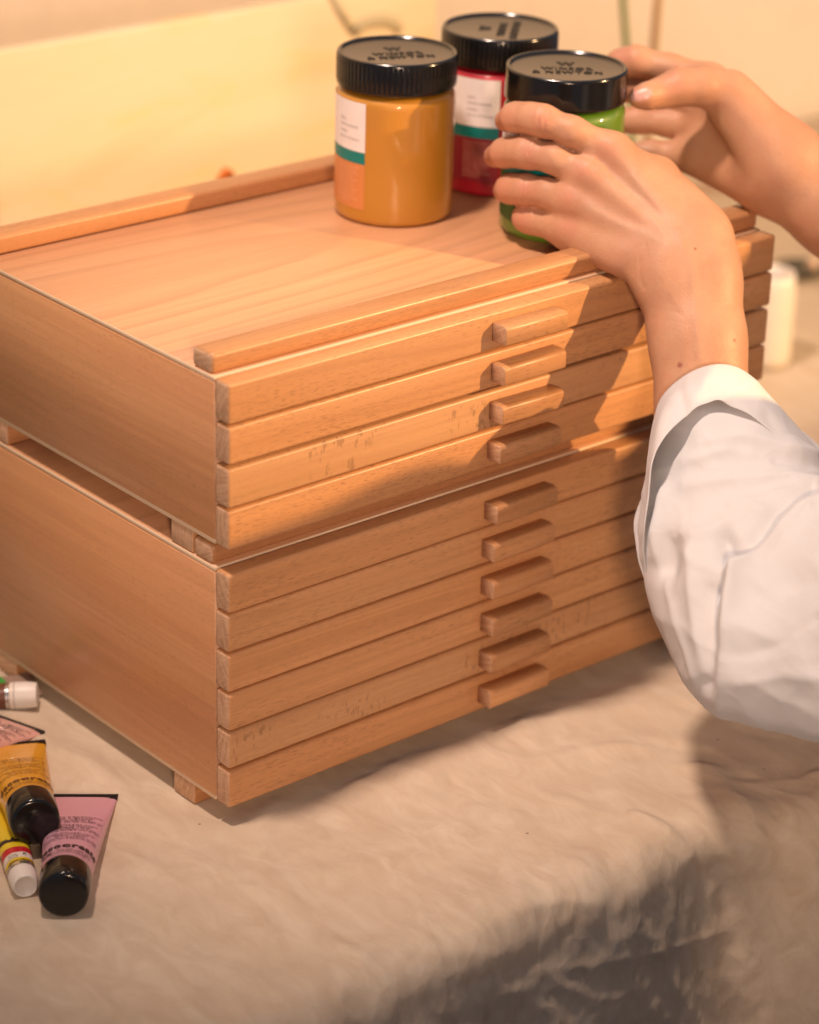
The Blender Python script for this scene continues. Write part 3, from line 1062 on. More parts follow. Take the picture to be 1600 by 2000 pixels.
# ------------------------------------------------------------------ the person: arms and hands
class Field:
    def __init__(self, lo, hi, h):
        self.lo = np.array(lo, np.float32)
        self.h = h
        self.n = np.ceil((np.array(hi) - lo) / h).astype(int) + 1
        self.ax = [self.lo[i] + h * np.arange(self.n[i], dtype=np.float32) for i in range(3)]

    def new(self):
        return np.full(tuple(self.n), 0.05, np.float32)

    def cone(self, Dm, a, b, ra, rb, k=0.004):
        a, b = np.array(a, np.float32), np.array(b, np.float32)
        mg = 0.016
        lo = np.minimum(a - ra, b - rb) - mg
        hi = np.maximum(a + ra, b + rb) + mg
        i0 = np.clip(((lo - self.lo) / self.h).astype(int), 0, self.n)
        i1 = np.clip(((hi - self.lo) / self.h).astype(int) + 2, 0, self.n)
        if np.any(i1 <= i0):
            return
        sl = tuple(slice(p, q) for p, q in zip(i0, i1))
        x = self.ax[0][sl[0]][:, None, None] - a[0]
        y = self.ax[1][sl[1]][None, :, None] - a[1]
        z = self.ax[2][sl[2]][None, None, :] - a[2]
        d = b - a
        t = np.clip((x * d[0] + y * d[1] + z * d[2]) / max(1e-12, float(d @ d)), 0, 1)
        ds = np.sqrt((x - t * d[0]) ** 2 + (y - t * d[1]) ** 2 + (z - t * d[2]) ** 2) - (ra + (rb - ra) * t)
        o = Dm[sl]
        if k > 0:
            hh = np.maximum(k - np.abs(o - ds), 0) / k
            Dm[sl] = np.minimum(o, ds) - hh * hh * k * 0.25
        else:
            Dm[sl] = np.minimum(o, ds)


def smin(a, b, k):
    hh = np.maximum(k - np.abs(a - b), 0) / k
    return np.minimum(a, b) - hh * hh * k * 0.25


def nets(Dm, lo, h):
    s = Dm < 0
    n = np.array(Dm.shape)
    cnt = np.zeros(tuple(n - 1), np.int8)
    offs = [(i, j, k) for i in (0, 1) for j in (0, 1) for k in (0, 1)]
    for i, j, k in offs:
        cnt += s[i:n[0] - 1 + i, j:n[1] - 1 + j, k:n[2] - 1 + k]
    act = (cnt > 0) & (cnt < 8)
    idx = np.argwhere(act)
    vid = np.full(act.shape, -1, np.int32)
    vid[act] = np.arange(len(idx))
    val = {o_: Dm[idx[:, 0] + o_[0], idx[:, 1] + o_[1], idx[:, 2] + o_[2]] for o_ in offs}
    acc = np.zeros((len(idx), 3))
    num = np.zeros(len(idx))
    for o_ in offs:
        for axx in range(3):
            if o_[axx] == 0:
                p = list(o_)
                p[axx] = 1
                v0, v1 = val[o_], val[tuple(p)]
                m = (v0 < 0) != (v1 < 0)
                t = np.where(m, v0 / np.where(m, v0 - v1, 1), 0)
                pos = np.repeat(np.array(o_, float)[None], len(idx), 0)
                pos[:, axx] += t
                acc += pos * m[:, None]
                num += m
    V = lo + h * (idx + acc / num[:, None])
    F = []
    for axx in range(3):
        b, c = [q for q in range(3) if q != axx]
        sl0 = [slice(None)] * 3
        sl1 = [slice(None)] * 3
        sl0[axx] = slice(0, -1)
        sl1[axx] = slice(1, None)
        df = s[tuple(sl0)] != s[tuple(sl1)]
        e = np.argwhere(df)
        e = e[(e[:, b] > 0) & (e[:, c] > 0) & (e[:, b] < n[b] - 1) & (e[:, c] < n[c] - 1)]
        if not len(e):
            continue
        neg = s[e[:, 0], e[:, 1], e[:, 2]]

        def cell(db, dc_):
            q = e.copy()
            q[:, b] += db
            q[:, c] += dc_
            return vid[q[:, 0], q[:, 1], q[:, 2]]
        quad = np.stack([cell(-1, -1), cell(0, -1), cell(0, 0), cell(-1, 0)], 1)
        flip = neg if axx != 1 else ~neg
        quad = np.where(flip[:, None], quad, quad[:, ::-1])
        F.append(quad)
    F = np.concatenate(F)
    return V, F[(F >= 0).all(1)]


def relax(V, F, it=2, lam=0.5):
    e = np.concatenate([F[:, [0, 1]], F[:, [1, 2]], F[:, [2, 3]], F[:, [3, 0]]])
    for _ in range(it):
        for lm in (lam, -lam * 1.04):
            acc = np.zeros_like(V)
            num = np.zeros(len(V))
            for i in range(3):
                acc[:, i] = np.bincount(e[:, 0], V[e[:, 1], i], len(V)) + np.bincount(e[:, 1], V[e[:, 0], i], len(V))
            num = np.bincount(e[:, 0], minlength=len(V)) + np.bincount(e[:, 1], minlength=len(V))
            V = V + lm * (acc / np.maximum(num, 1)[:, None] - V)
    return V


JC = np.array([0.3501, 0.0841])


def jar_pt(px, py, off):
    """point on the view ray where it meets the green jar's wall thickened by off (or passes it closest)"""
    d = ray(px, py)
    o_ = CL[:2] - JC
    R = 0.0403 + off
    A, B, Cc = d[:2] @ d[:2], 2 * o_ @ d[:2], o_ @ o_ - R * R
    disc = B * B - 4 * A * Cc
    k = (-B - math.sqrt(disc)) / (2 * A) if disc > 0 else -B / (2 * A)
    return CL + k * d


FWD = CR[2]
MM = 0.000331           # metres per photograph pixel at the hands


def left_arm():
    pts = [up(920, 180, -0.20), up(1560, 900, 0.06), up(920, 900, -0.2), up(1560, 180, 0.06), up(920, 180, .06), up(1560, 900, -0.2)]
    f = Field(np.min(pts, 0) * 0 + [0.22, -0.20, 0.10], [0.46, 0.16, 0.42], 0.00125)
    fing = f.new()
    # finger chains: (px, py, radius_px, extra offset or depth)
    chains = {
        'index': [(1197, 296, 32, 'j', 0.010), (1118, 257, 27.5, 'j', 0.005), (1060, 236, 29.5, 'j', 0.001), (1032, 230, 27, 'j', 0.0005), (1006, 229, 26.5, 'j', 0.0), (990, 231, 23, 'b', 0.009)],
        'middle': [(1148, 340, 32, 'j', 0.010), (1085, 310, 28, 'j', 0.005), (1030, 297, 30.5, 'j', 0.001), (1005, 297, 27, 'j', 0.0005), (985, 299, 26.5, 'j', 0.0), (968, 302, 23, 'b', 0.008)],
        'ring': [(1117, 390, 32, 'j', 0.010), (1070, 377, 28, 'j', 0.005), (1027, 370, 28.5, 'j', 0.001), (1005, 369, 25.5, 'j', 0.0005), (995, 369, 25, 'j', 0.0), (986, 370, 22.5, 'b', 0.009)],
        'pinky': [(1110, 447, 32, 'j', 0.010), (1078, 437, 28, 'j', 0.005), (1049, 430, 26.5, 'j', 0.001), (1035, 427, 24, 'j', 0.0005), (1027, 425, 23, 'j', 0.0), (1024, 424, 21, 'b', 0.004)],
    }
    mcp = {}
    for nm, ch in chains.items():
        one = f.new()
        P = []
        for (px, py, r, kind, ex) in ch:
            rr = r * MM
            p = jar_pt(px, py, rr + 0.0006 + (ex if kind == 'j' else 0))
            if kind == 'b':
                p = p + FWD * ex
            P.append((p, rr))
        mcp[nm] = P[0]
        for (a, ra), (b, rb) in zip(P, P[1:]):
            f.cone(one, a, b, ra, rb, 0.006)
        np.minimum(fing, one, out=fing)
    palm = f.new()

    def pc(a, b, k=0.012):
        f.cone(palm, up(a[0], a[1], a[2]), up(b[0], b[1], b[2]), a[3] * MM, b[3] * MM, k)

    def dep(p):
        return float((p - CL) @ FWD) - DEP
    di, dm, dr_, dp = [dep(mcp[k][0]) for k in ('index', 'middle', 'ring', 'pinky')]
    pc((1197, 298, di, 33), (1345, 468, -0.071, 42))
    pc((1148, 342, dm, 33), (1322, 488, -0.074, 42))
    pc((1118, 391, dr_, 33), (1296, 504, -0.075, 40))
    pc((1110, 447, dp, 33), (1268, 514, -0.074, 36))
    pc((1128, 470, dp - 0.002, 26), (1215, 508, -0.073, 30))
    pc((1215, 330, di + 0.004, 36), (1356, 452, -0.066, 48))
    pc((1255, 350, di + 0.010, 50), (1368, 462, -0.062, 52))
    # thumb, mostly behind the hand
    pc((1352, 440, -0.060, 46), (1283, 352, -0.030, 42), 0.014)
    pc((1283, 352, -0.030, 40), (1222, 318, -0.020, 33), 0.008)
    pc((1222, 318, -0.020, 33), (1178, 312, -0.030, 26), 0.006)
    # wrist and forearm
    pc((1318, 515, -0.075, 62), (1332, 560, -0.077, 60), 0.018)
    pc((1372, 490, -0.070, 54), (1376, 556, -0.075, 60), 0.018)
    pc((1309, 560, -0.077, 59), (1339, 660, -0.084, 60), 0.016)
    pc((1376, 555, -0.076, 62), (1385, 660, -0.084, 62), 0.016)
    pc((1339, 660, -0.084, 62), (1352, 900, -0.102, 72), 0.016)
    pc((1385, 660, -0.084, 62), (1412, 900, -0.102, 72), 0.016)
    pc((1278, 548, -0.082, 25), (1284, 566, -0.084, 24), 0.014)      # head of the ulna
    pc((1402, 512, -0.080, 24), (1396, 560, -0.083, 24), 0.016)
    # tendons and knuckles on the back of the hand
    for (q, cc, r0) in ((('index', (1186, 291)), (1330, 455), 10), (('middle', (1140, 332)), (1300, 468), 10), (('ring', (1112, 384)), (1272, 486), 9), (('pinky', (1106, 440)), (1250, 504), 8)):
        m_, rr = mcp[q[0]]
        a = m_ - FWD * (rr - 0.0022)
        b = up(cc[0], cc[1], -0.073) - FWD * (41 * MM - 0.0045)
        f.cone(palm, a, b, 0.0042, 0.0030, 0.009)
        f.cone(palm, m_ - FWD * (rr - 0.0065), m_ - FWD * (rr - 0.0065) + (b - a) * 0.06, 0.0078, 0.0068, 0.009)
    Dm = smin(fing, palm, 0.0085)
    V, F = nets(Dm, f.lo, f.h)
    V = relax(V, F, 3)
    return V, F


def right_arm():
    f = Field([0.34, -0.06, 0.14], [0.66, 0.30, 0.44], 0.0015)
    fing = f.new()
    m2 = 0.000345

    def chain(ps, k=0.006):
        one = f.new()
        P = [(up(p[0], p[1], p[2]), p[3] * m2) for p in ps]
        for (a, ra), (b, rb) in zip(P, P[1:]):
            f.cone(one, a, b, ra, rb, k)
        np.minimum(fing, one, out=fing)
    # index, middle, ring, little finger reach behind the jar
    chain([(1384, 160, 0.040, 36), (1308, 137, 0.048, 30), (1242, 119, 0.052, 29), (1212, 124, 0.056, 26), (1185, 140, 0.062, 22)])
    chain([(1385, 205, 0.052, 36), (1310, 185, 0.060, 30), (1245, 170, 0.064, 28), (1200, 178, 0.068, 25)])
    chain([(1372, 250, 0.056, 34), (1310, 240, 0.062, 27), (1245, 234, 0.064, 25), (1190, 240, 0.066, 22)])
    chain([(1370, 300, 0.050, 34), (1325, 302, 0.054, 28), (1270, 300, 0.056, 24), (1215, 300, 0.056, 20)])
    # thumb along the jar's right side
    one = f.new()
    TH = [(1420, 180, 0.004, 40), (1370, 170, -0.002, 35), (1326, 170, -0.004, 34), (1290, 182, -0.006, 27), (1262, 188, -0.013, 23), (1247, 191, -0.014, 18)]
    P = [(up(p[0], p[1], p[2]), p[3] * m2) for p in TH]
    for (a, ra), (b, rb) in zip(P, P[1:]):
        f.cone(one, a, b, ra, rb, 0.006)
    palm = f.new()

    def pc(a, b, k=0.014):
        f.cone(palm, up(a[0], a[1], a[2]), up(b[0], b[1], b[2]), a[3] * m2, b[3] * m2, k)
    pc((1424, 184, 0.006, 42), (1535, 312, 0.008, 62))
    pc((1440, 215, 0.012, 48), (1520, 320, 0.012, 60))
    pc((1388, 165, 0.036, 36), (1530, 300, 0.024, 56))
    pc((1390, 210, 0.046, 38), (1525, 330, 0.028, 56))
    pc((1378, 255, 0.050, 38), (1520, 350, 0.028, 52))
    pc((1372, 298, 0.046, 38), (1525, 365, 0.024, 48))
    pc((1365, 318, 0.042, 24), (1480, 366, 0.026, 34))
    pc((1530, 318, 0.014, 62), (1640, 400, 0.012, 66), 0.02)
    pc((1535, 350, 0.020, 60), (1630, 425, 0.016, 62), 0.02)
    pc((1640, 400, 0.012, 66), (1990, 660, 0.020, 80), 0.02)
    pc((1630, 425, 0.016, 62), (1960, 690, 0.020, 78), 0.02)
    Dm = smin(smin(fing, palm, 0.009), one, 0.0075)
    V, F = nets(Dm, f.lo, f.h)
    V = relax(V, F, 3)
    return V, F


MOLES = [(1358, 486, 3.6), (1435, 665, 4.2), (1328, 713, 6.5)]


def skin_mat():
    t = NT('skin')
    tc = t.n('ShaderNodeTexCoord').outputs['Object']
    a = t.noise(tc, 38, 4, 0.55)
    b = t.noise(tc, 130, 3, 0.55)
    g_ = t.noise(tc, 620, 3, 0.6)
    c = t.mix(t.ramp(a, [(0.35, 0.0), (0.68, 1.0)]), (0.53, 0.295, 0.180), (0.47, 0.240, 0.142))
    c = t.mix(t.ramp(b, [(0.45, 0.0), (0.75, 0.3)]), c, (0.52, 0.235, 0.15))
    c = t.mix(t.ramp(g_, [(0.45, 0.0), (0.75, 0.28)]), c, (0.44, 0.22, 0.13))
    fl = t.n('ShaderNodeAttribute', attribute_name='flush').outputs['Fac']
    c = t.mix(t.math('MULTIPLY', fl, 0.38), c, (0.58, 0.22, 0.15))
    ve = t.n('ShaderNodeAttribute', attribute_name='vein').outputs['Fac']
    c = t.mix(t.math('MULTIPLY', ve, 0.13), c, (0.36, 0.27, 0.21))
    mo = t.n('ShaderNodeAttribute', attribute_name='mole').outputs['Fac']
    c = t.mix(mo, c, (0.30, 0.115, 0.07))
    na = t.n('ShaderNodeAttribute', attribute_name='nail').outputs['Fac']
    c = t.mix(na, c, (0.64, 0.36, 0.32))
    ro = t.math('SUBTRACT', 0.50, t.math('MULTIPLY', na, 0.22))
    t.set(Base_Color=c, Roughness=ro, Subsurface_Weight=0.15, Subsurface_Radius=(1.0, 0.35, 0.2), Subsurface_Scale=0.005, Specular_IOR_Level=0.4)
    vo = t.n('ShaderNodeTexVoronoi')
    vo.inputs['Scale'].default_value = 900
    t.l(t.mapping(tc, (1, 1.4, 0.8)), vo.inputs['Vector'])
    h = t.math('ADD', t.math('MULTIPLY', vo.outputs['Distance'], 0.5), t.noise(tc, 420, 3))
    t.bump(h, 0.22, 0.0008)
    return t.m


def make_person():
    Va, Fa = left_arm()
    Vb, Fb = right_arm()
    # knuckle folds, wrist folds and veins
    def normals(V, F):
        N = np.zeros_like(V)
        fn = np.cross(V[F[:, 2]] - V[F[:, 0]], V[F[:, 3]] - V[F[:, 1]])
        for c_ in range(4):
            for i_ in range(3):
                N[:, i_] += np.bincount(F[:, c_], fn[:, i_], len(V))
        return N / (np.linalg.norm(N, axis=1, keepdims=True) + 1e-12)
    Na = normals(Va, Fa)
    qa = proj(Va)
    fr = (Na @ FWD) < 0.1
    ha = np.zeros(len(Va))
    vein = np.zeros(len(Va))
    for pts, wd, am in ((((1056, 214), (1051, 236), (1055, 258)), 2.6, 0.00055), (((1066, 216), (1062, 238), (1064, 258)), 2.4, 0.0003), (((1008, 210), (1003, 230), (1006, 250)), 2.4, 0.0004),
                        (((1026, 274), (1020, 297), (1024, 320)), 2.6, 0.00055), (((1036, 275), (1032, 297), (1035, 320)), 2.4, 0.00045), (((985, 282), (981, 300), (984, 318)), 2.4, 0.0004),
                        (((1023, 350), (1018, 370), (1021, 392)), 2.6, 0.0005), (((1032, 351), (1029, 370), (1031, 392)), 2.4, 0.0004), (((1046, 410), (1042, 430), (1045, 452)), 2.6, 0.0005),
                        (((1262, 478), (1249, 500), (1250, 540), (1257, 562)), 3.6, 0.0005), (((1250, 480), (1236, 505), (1236, 535)), 3.0, 0.00035), (((1274, 472), (1262, 492)), 2.6, 0.0002), (((1240, 482), (1224, 505), (1222, 530)), 2.6, 0.0003),
                        (((1270, 600), (1330, 612)), 3.5, 0.0001), (((1275, 622), (1340, 632)), 3.0, 0.0001)):
        d_, t_ = polydist(qa, pts)
        ha -= np.where(fr, am * np.exp(-(d_ / wd) ** 2), 0)
    for pts, wd, am in ((((1235, 345), (1280, 400), (1322, 452), (1352, 520), (1356, 600), (1368, 700)), 9, 0.00045), (((1170, 330), (1215, 372), (1262, 402), (1300, 460)), 8, 0.0004), (((1145, 405), (1190, 430), (1250, 452), (1310, 480)), 8, 0.0003), (((1322, 452), (1372, 470), (1412, 520)), 8, 0.0003)):
        d_, t_ = polydist(qa, pts)
        ha += np.where(fr, am * np.exp(-(d_ / wd) ** 2), 0)
        vein = np.maximum(vein, np.where(fr, np.exp(-(d_ / (wd * 1.3)) ** 2), 0))
    Va = Va + Na * ha[:, None]
    V = np.concatenate([Va, Vb])
    F = np.concatenate([Fa, Fb + len(Va)])
    me = bpy.data.meshes.new('person')
    me.vertices.add(len(V))
    me.vertices.foreach_set('co', V.ravel())
    me.loops.add(F.size)
    me.loops.foreach_set('vertex_index', F.ravel().astype(np.int32))
    me.polygons.add(len(F))
    me.polygons.foreach_set('loop_start', np.arange(0, F.size, 4, dtype=np.int32))
    me.polygons.foreach_set('loop_total', np.full(len(F), 4, dtype=np.int32))
    me.update()
    me.validate()
    q = proj(V)
    isl = np.arange(len(V)) < len(Va)
    fl = np.zeros(len(V))
    for (x, y, r) in ((975, 232, 30), (955, 302, 30), (975, 368, 28), (1012, 425, 28), (1060, 232, 22), (1030, 296, 20), (1025, 369, 18), (1140, 330, 24), (1112, 384, 22), (1108, 440, 24), (1186, 288, 22)):
        fl = np.maximum(fl, np.where(isl, np.exp(-(((q[:, 0] - x) ** 2 + (q[:, 1] - y) ** 2) / r ** 2)), 0))
    for (x, y, r) in ((1240, 192, 30), (1320, 160, 26), (1215, 110, 28)):
        fl = np.maximum(fl, np.where(~isl, np.exp(-(((q[:, 0] - x) ** 2 + (q[:, 1] - y) ** 2) / r ** 2)), 0))
    mo = np.zeros(len(V))
    for (x, y, r) in MOLES:
        d = np.hypot(q[:, 0] - x, (q[:, 1] - y))
        mo = np.maximum(mo, np.where(isl & (q[:, 2] < DEP - 0.08), 1 - sstep(r * 0.5, r * 1.1, d), 0))
    ang = math.radians(-14)
    u = (q[:, 0] - 1251) * math.cos(ang) + (q[:, 1] - 186) * math.sin(ang)
    v = -(q[:, 0] - 1251) * math.sin(ang) + (q[:, 1] - 186) * math.cos(ang)
    na = np.where(~isl & (q[:, 2] < DEP + 0.000), 1 - sstep(0.82, 1.0, (np.abs(u) / 24) ** 2.5 + (np.abs(v) / 11) ** 2.5), 0)
    for nm, arr in (('flush', fl), ('mole', mo), ('nail', na), ('vein', np.concatenate([vein, np.zeros(len(Vb))]))):
        at = me.attributes.new(nm, 'FLOAT', 'POINT')
        at.data.foreach_set('value', arr.astype(np.float32))
    o = link('person', me, skin_mat())
    tag(o, 'person reaching in from the right in a white shirt, both hands round the green jar', 'person')
    return o


PERSON = make_person()


# ------------------------------------------------------------------ shirt sleeve
def shirt_mat():
    t = NT('white_cotton_shirt')
    tc = t.n('ShaderNodeTexCoord').outputs['Object']
    a = t.noise(tc, 30, 4, 0.6)
    c = t.mix(a, (0.73, 0.735, 0.755), (0.78, 0.785, 0.805))
    t.set(Base_Color=c, Roughness=0.85, Specular_IOR_Level=0.2, Sheen_Weight=0.2)
    wn = t.n('ShaderNodeTexNoise')
    wn.inputs['Scale'].default_value = 14
    wn.inputs['Detail'].default_value = 2
    t.l(tc, wn.inputs['Vector'])
    wq = t.n('ShaderNodeVectorMath', operation='MULTIPLY_ADD')
    t.l(wn.outputs['Color'], wq.inputs[0])
    wq.inputs[1].default_value = (0.06, 0.06, 0.06)
    t.l(tc, wq.inputs[2])
    vo = t.n('ShaderNodeTexVoronoi', feature='F1')
    vo.inputs['Scale'].default_value = 1
    t.l(t.mapping(wq.outputs[0], (26, 15, 20), rot=(0.5, 0.4, 0.6)), vo.inputs['Vector'])
    vo2 = t.n('ShaderNodeTexVoronoi', feature='F1')
    vo2.inputs['Scale'].default_value = 1
    t.l(t.mapping(wq.outputs[0], (70, 44, 60), rot=(0.2, 0.9, 0.1)), vo2.inputs['Vector'])
    wr = t.math('ADD', vo.outputs['Distance'], t.math('MULTIPLY', vo2.outputs['Distance'], 0.3))
    wv = t.noise(tc, 1700, 2)
    t.bump(t.math('ADD', wr, t.math('MULTIPLY', wv, 0.004)), 0.80, 0.0030)
    tr = t.n('ShaderNodeBsdfTranslucent')
    tr.inputs['Color'].default_value = (0.80, 0.70, 0.62, 1)
    mx = t.n('ShaderNodeMixShader')
    mx.inputs[0].default_value = 0.16
    t.l(t.b.outputs[0], mx.inputs[1])
    t.l(tr.outputs[0], mx.inputs[2])
    t.l(mx.outputs[0], t.t.nodes['Material Output'].inputs['Surface'])
    return t.m


def closed(P, n):
    """closed Catmull-Rom through control points, n samples"""
    P = np.array(P, float)
    m = len(P)
    out = []
    for i in range(n):
        u = i / n * m
        k = int(u)
        t = u - k
        a, b, c, d = P[(k - 1) % m], P[k % m], P[(k + 1) % m], P[(k + 2) % m]
        out.append(0.5 * (2 * b + (c - a) * t + (2 * a - 5 * b + 4 * c - d) * t * t + (3 * b - a - 3 * c + d) * t ** 3))
    return np.array(out)


def loft(rings, sub, n):
    """smooth loft through rings (each an n x 3 array)"""
    R = np.array(rings)
    m = len(R)
    rows = []
    for i in range(m - 1):
        for s in range(sub):
            t = s / sub
            a, b, c, d = R[max(i - 1, 0)], R[i], R[i + 1], R[min(i + 2, m - 1)]
            rows.append(0.5 * (2 * b + (c - a) * t + (2 * a - 5 * b + 4 * c - d) * t * t + (3 * b - a - 3 * c + d) * t ** 3))
    rows.append(R[-1])
    V = np.array(rows)
    r = len(V)
    F = []
    for i in range(r - 1):
        for k in range(n):
            F.append((i * n + k, i * n + (k + 1) % n, (i + 1) * n + (k + 1) % n, (i + 1) * n + k))
    return V, F


def torso(SM):
    f = Field([0.10, -0.80, -0.80], [1.15, 0.12, 0.66], 0.010)
    d = f.new()
    for a, b, ra, rb in (((0.30, -0.48, 0.345), (0.47, -0.49, 0.350), 0.066, 0.070), ((0.47, -0.49, 0.345), (0.68, -0.48, 0.285), 0.072, 0.090), ((0.68, -0.48, 0.30), (0.86, -0.46, 0.525), 0.085, 0.080),
                         ((0.42, -0.52, 0.30), (0.46, -0.56, -0.20), 0.095, 0.120), ((0.68, -0.52, 0.26), (0.62, -0.56, -0.20), 0.110, 0.120), ((0.54, -0.54, 0.22), (0.54, -0.57, -0.68), 0.12, 0.13),
                         ((0.86, -0.46, 0.515), tuple(up(2150, 800, 0.025)), 0.072, 0.060), (tuple(up(2150, 800, 0.025)), tuple(up(1900, 612, 0.018)), 0.058, 0.046)):
        f.cone(d, a, b, ra, rb, 0.03)
    V, F = nets(d, f.lo, f.h)
    V = relax(V, F, 4)
    V = V + 0.004 * np.stack([fbm(V[:, 2] * 9, V[:, 1] * 6, 3, 3), fbm(V[:, 2] * 7, V[:, 0] * 6, 3, 4), 0 * V[:, 0]], 1)
    return pyobj('shirt_body', V, F, SM, PERSON)


def sleeve():
    n = 220
    SM = shirt_mat()
    torso(SM)
    # rings fan round the inner elbow; outer and inner silhouette in photograph pixels, centre depth, half thickness
    R = [((1291, 778), (1468, 748), -0.095, 0.029), ((1286, 806), (1500, 800), -0.098, 0.048), ((1282, 850), (1545, 852), -0.101, 0.053), ((1268, 930), (1592, 905), -0.110, 0.052), ((1252, 1040), (1612, 935), -0.126, 0.050),
         ((1270, 1160), (1625, 955), -0.142, 0.053), ((1312, 1275), (1640, 965), -0.160, 0.055), ((1375, 1368), (1665, 968), -0.178, 0.057), ((1450, 1408), (1700, 960), -0.194, 0.058),
         ((1540, 1432), (1750, 940), -0.210, 0.060), ((1640, 1446), (1810, 910), -0.232, 0.062), ((1780, 1440), (1900, 840), -0.265, 0.064), ((1990, 1370), (2070, 730), -0.315, 0.066), ((2220, 1230), (2300, 600), -0.365, 0.068), ((2400, 1080), (2480, 540), -0.392, 0.066)]
    rings = []
    for (o_, i_, dz, th) in R:
        po, pi = up(o_[0], o_[1], dz), up(i_[0], i_[1], dz)
        c, a = (po + pi) / 2, (pi - po) / 2
        ring = []
        for k in range(n):
            g = 2 * math.pi * k / n
            ca, sa = math.cos(g), math.sin(g)
            # slightly squared section
            e = 0.85
            ring.append(c - a * math.copysign(abs(ca) ** e, ca) - FWD * th * math.copysign(abs(sa) ** e, sa))
        rings.append(np.array(ring))
    V, F = loft(rings, 12, n)
    rows = V.shape[0]
    du = np.roll(V, -1, 1) - np.roll(V, 1, 1)
    dv = np.gradient(V, axis=0)
    N = np.cross(du, dv)
    N /= np.linalg.norm(N, axis=2, keepdims=True) + 1e-12
    cen = V.mean(1, keepdims=True)
    sg = np.sign(((V - cen) * N).sum(2, keepdims=True).mean())
    N = N * sg
    q = proj(V.reshape(-1, 3))
    front = (N.reshape(-1, 3) @ FWD) < 0.25
    h = np.zeros(len(q))

    def fold(pts, wd, amp, taper=(1, 1), sharp=2.0):
        d, t = polydist(q, pts)
        am = amp * (taper[0] + (taper[1] - taper[0]) * t)
        return np.where(front, am * np.exp(-(np.sqrt(d * d + 4.0) / (wd * 1.1)) ** sharp), 0)
    h += fold([(1625, 950), (1540, 935), (1440, 938), (1340, 950)], 13, 0.0050, (0.7, 0.5), sharp=1.0)
    h += fold([(1630, 905), (1540, 880), (1450, 852), (1370, 868)], 16, 0.0045, (1.0, 0.4), sharp=1.0)
    h -= fold([(1640, 930), (1560, 915), (1480, 900)], 14, 0.0040, (1.0, 0.3))
    h -= fold([(1580, 970), (1520, 1010), (1470, 1070), (1440, 1085)], 17, 0.0075, (0.5, 1.0))
    h += fold([(1640, 975), (1560, 1000), (1500, 1055), (1455, 1105)], 12, 0.0055, (1.0, 0.9), sharp=1.0)
    h += fold([(1560, 985), (1470, 1000), (1390, 1040), (1320, 1052)], 17, 0.0055, (0.4, 0.9), sharp=1.0)
    h -= fold([(1318, 1062), (1300, 1110)], 24, 0.0065)
    h -= fold([(1420, 1060), (1415, 1120), (1400, 1180)], 15, 0.0060, (1.0, 0.3))
    h += fold([(1440, 1110), (1432, 1200), (1425, 1290), (1412, 1385)], 19, 0.0100, (1.0, 0.25), sharp=1.0)
    h += fold([(1352, 1080), (1362, 1200), (1385, 1310)], 22, 0.0050, (0.8, 0.8), sharp=1.0)
    h -= fold([(1400, 1160), (1398, 1250), (1395, 1330)], 16, 0.0045, (0.9, 0.8))
    h -= fold([(1475, 1180), (1560, 1140), (1640, 1130)], 30, 0.0045, (0.7, 1.0))
    h += fold([(1450, 1225), (1520, 1250), (1640, 1230)], 36, 0.0040, (0.9, 0.5), sharp=1.0)
    h -= fold([(1450, 1285), (1520, 1265), (1600, 1215)], 14, 0.0028, (0.3, 1.0))
    h += fold([(1455, 1335), (1540, 1320), (1640, 1330)], 26, 0.0030, sharp=1.0)
    h += fold([(1300, 960), (1282, 1040), (1285, 1120)], 12, 0.0030, sharp=1.0)
    h += fold([(1340, 905), (1420, 880), (1500, 905)], 12, 0.0022, sharp=1.0)
    h += fold([(1600, 925), (1500, 915), (1400, 918)], 8, 0.0022, (1.0, 0.4), 1.0)
    h += fold([(1590, 958), (1520, 968), (1430, 990)], 8, 0.0026, (1.0, 0.4), 1.0)
    h += fold([(1585, 1005), (1540, 1045), (1500, 1100)], 8, 0.0026, (1.0, 0.3), 1.0)
    h += fold([(1300, 1130), (1330, 1230), (1365, 1320)], 8, 0.0022, (0.6, 1.0), 1.0)
    h += fold([(1330, 1075), (1370, 1110), (1420, 1120)], 8, 0.0022, (0.6, 1.0), 1.0)
    h += fold([(1470, 1130), (1520, 1165), (1580, 1180)], 9, 0.0018, (1.0, 0.5), 1.0)
    h *= 1.45
    fx, fy = q[:, 0] / 70, q[:, 1] / 70
    h += 0.0010 * fbm(fx * 0.7, fy * 0.7, 2, 77) * np.where(front, 1, 0.6)
    rd = 1 - np.abs(vnoise(fx * 0.5 + fy * 0.2, fy * 0.9 - fx * 0.3, 79))
    h += 0.0010 * rd ** 3
    rr = np.repeat(np.arange(rows), n)
    V = (V.reshape(-1, 3) + N.reshape(-1, 3) * h[:, None])
    sl = pyobj('shirt', V, F, SM, PERSON)
    md = sl.modifiers.new('thickness', 'SOLIDIFY')
    md.thickness = 0.0010
    md.offset = 0
    md = sl.modifiers.new('smooth', 'SUBSURF')
    md.levels = md.render_levels = 1

    # turned-back cuff: rim round the forearm, free edge falling back over the sleeve
    def U(l):
        return [up(*p) for p in l]
    rim = U([(1286, 790, -0.094), (1298, 766, -0.108), (1325, 741, -0.118), (1362, 720, -0.124), (1400, 711, -0.126), (1432, 714, -0.122), (1456, 726, -0.112), (1470, 748, -0.098),
             (1462, 785, -0.078), (1430, 815, -0.068), (1385, 832, -0.064), (1340, 832, -0.068), (1305, 815, -0.080)])
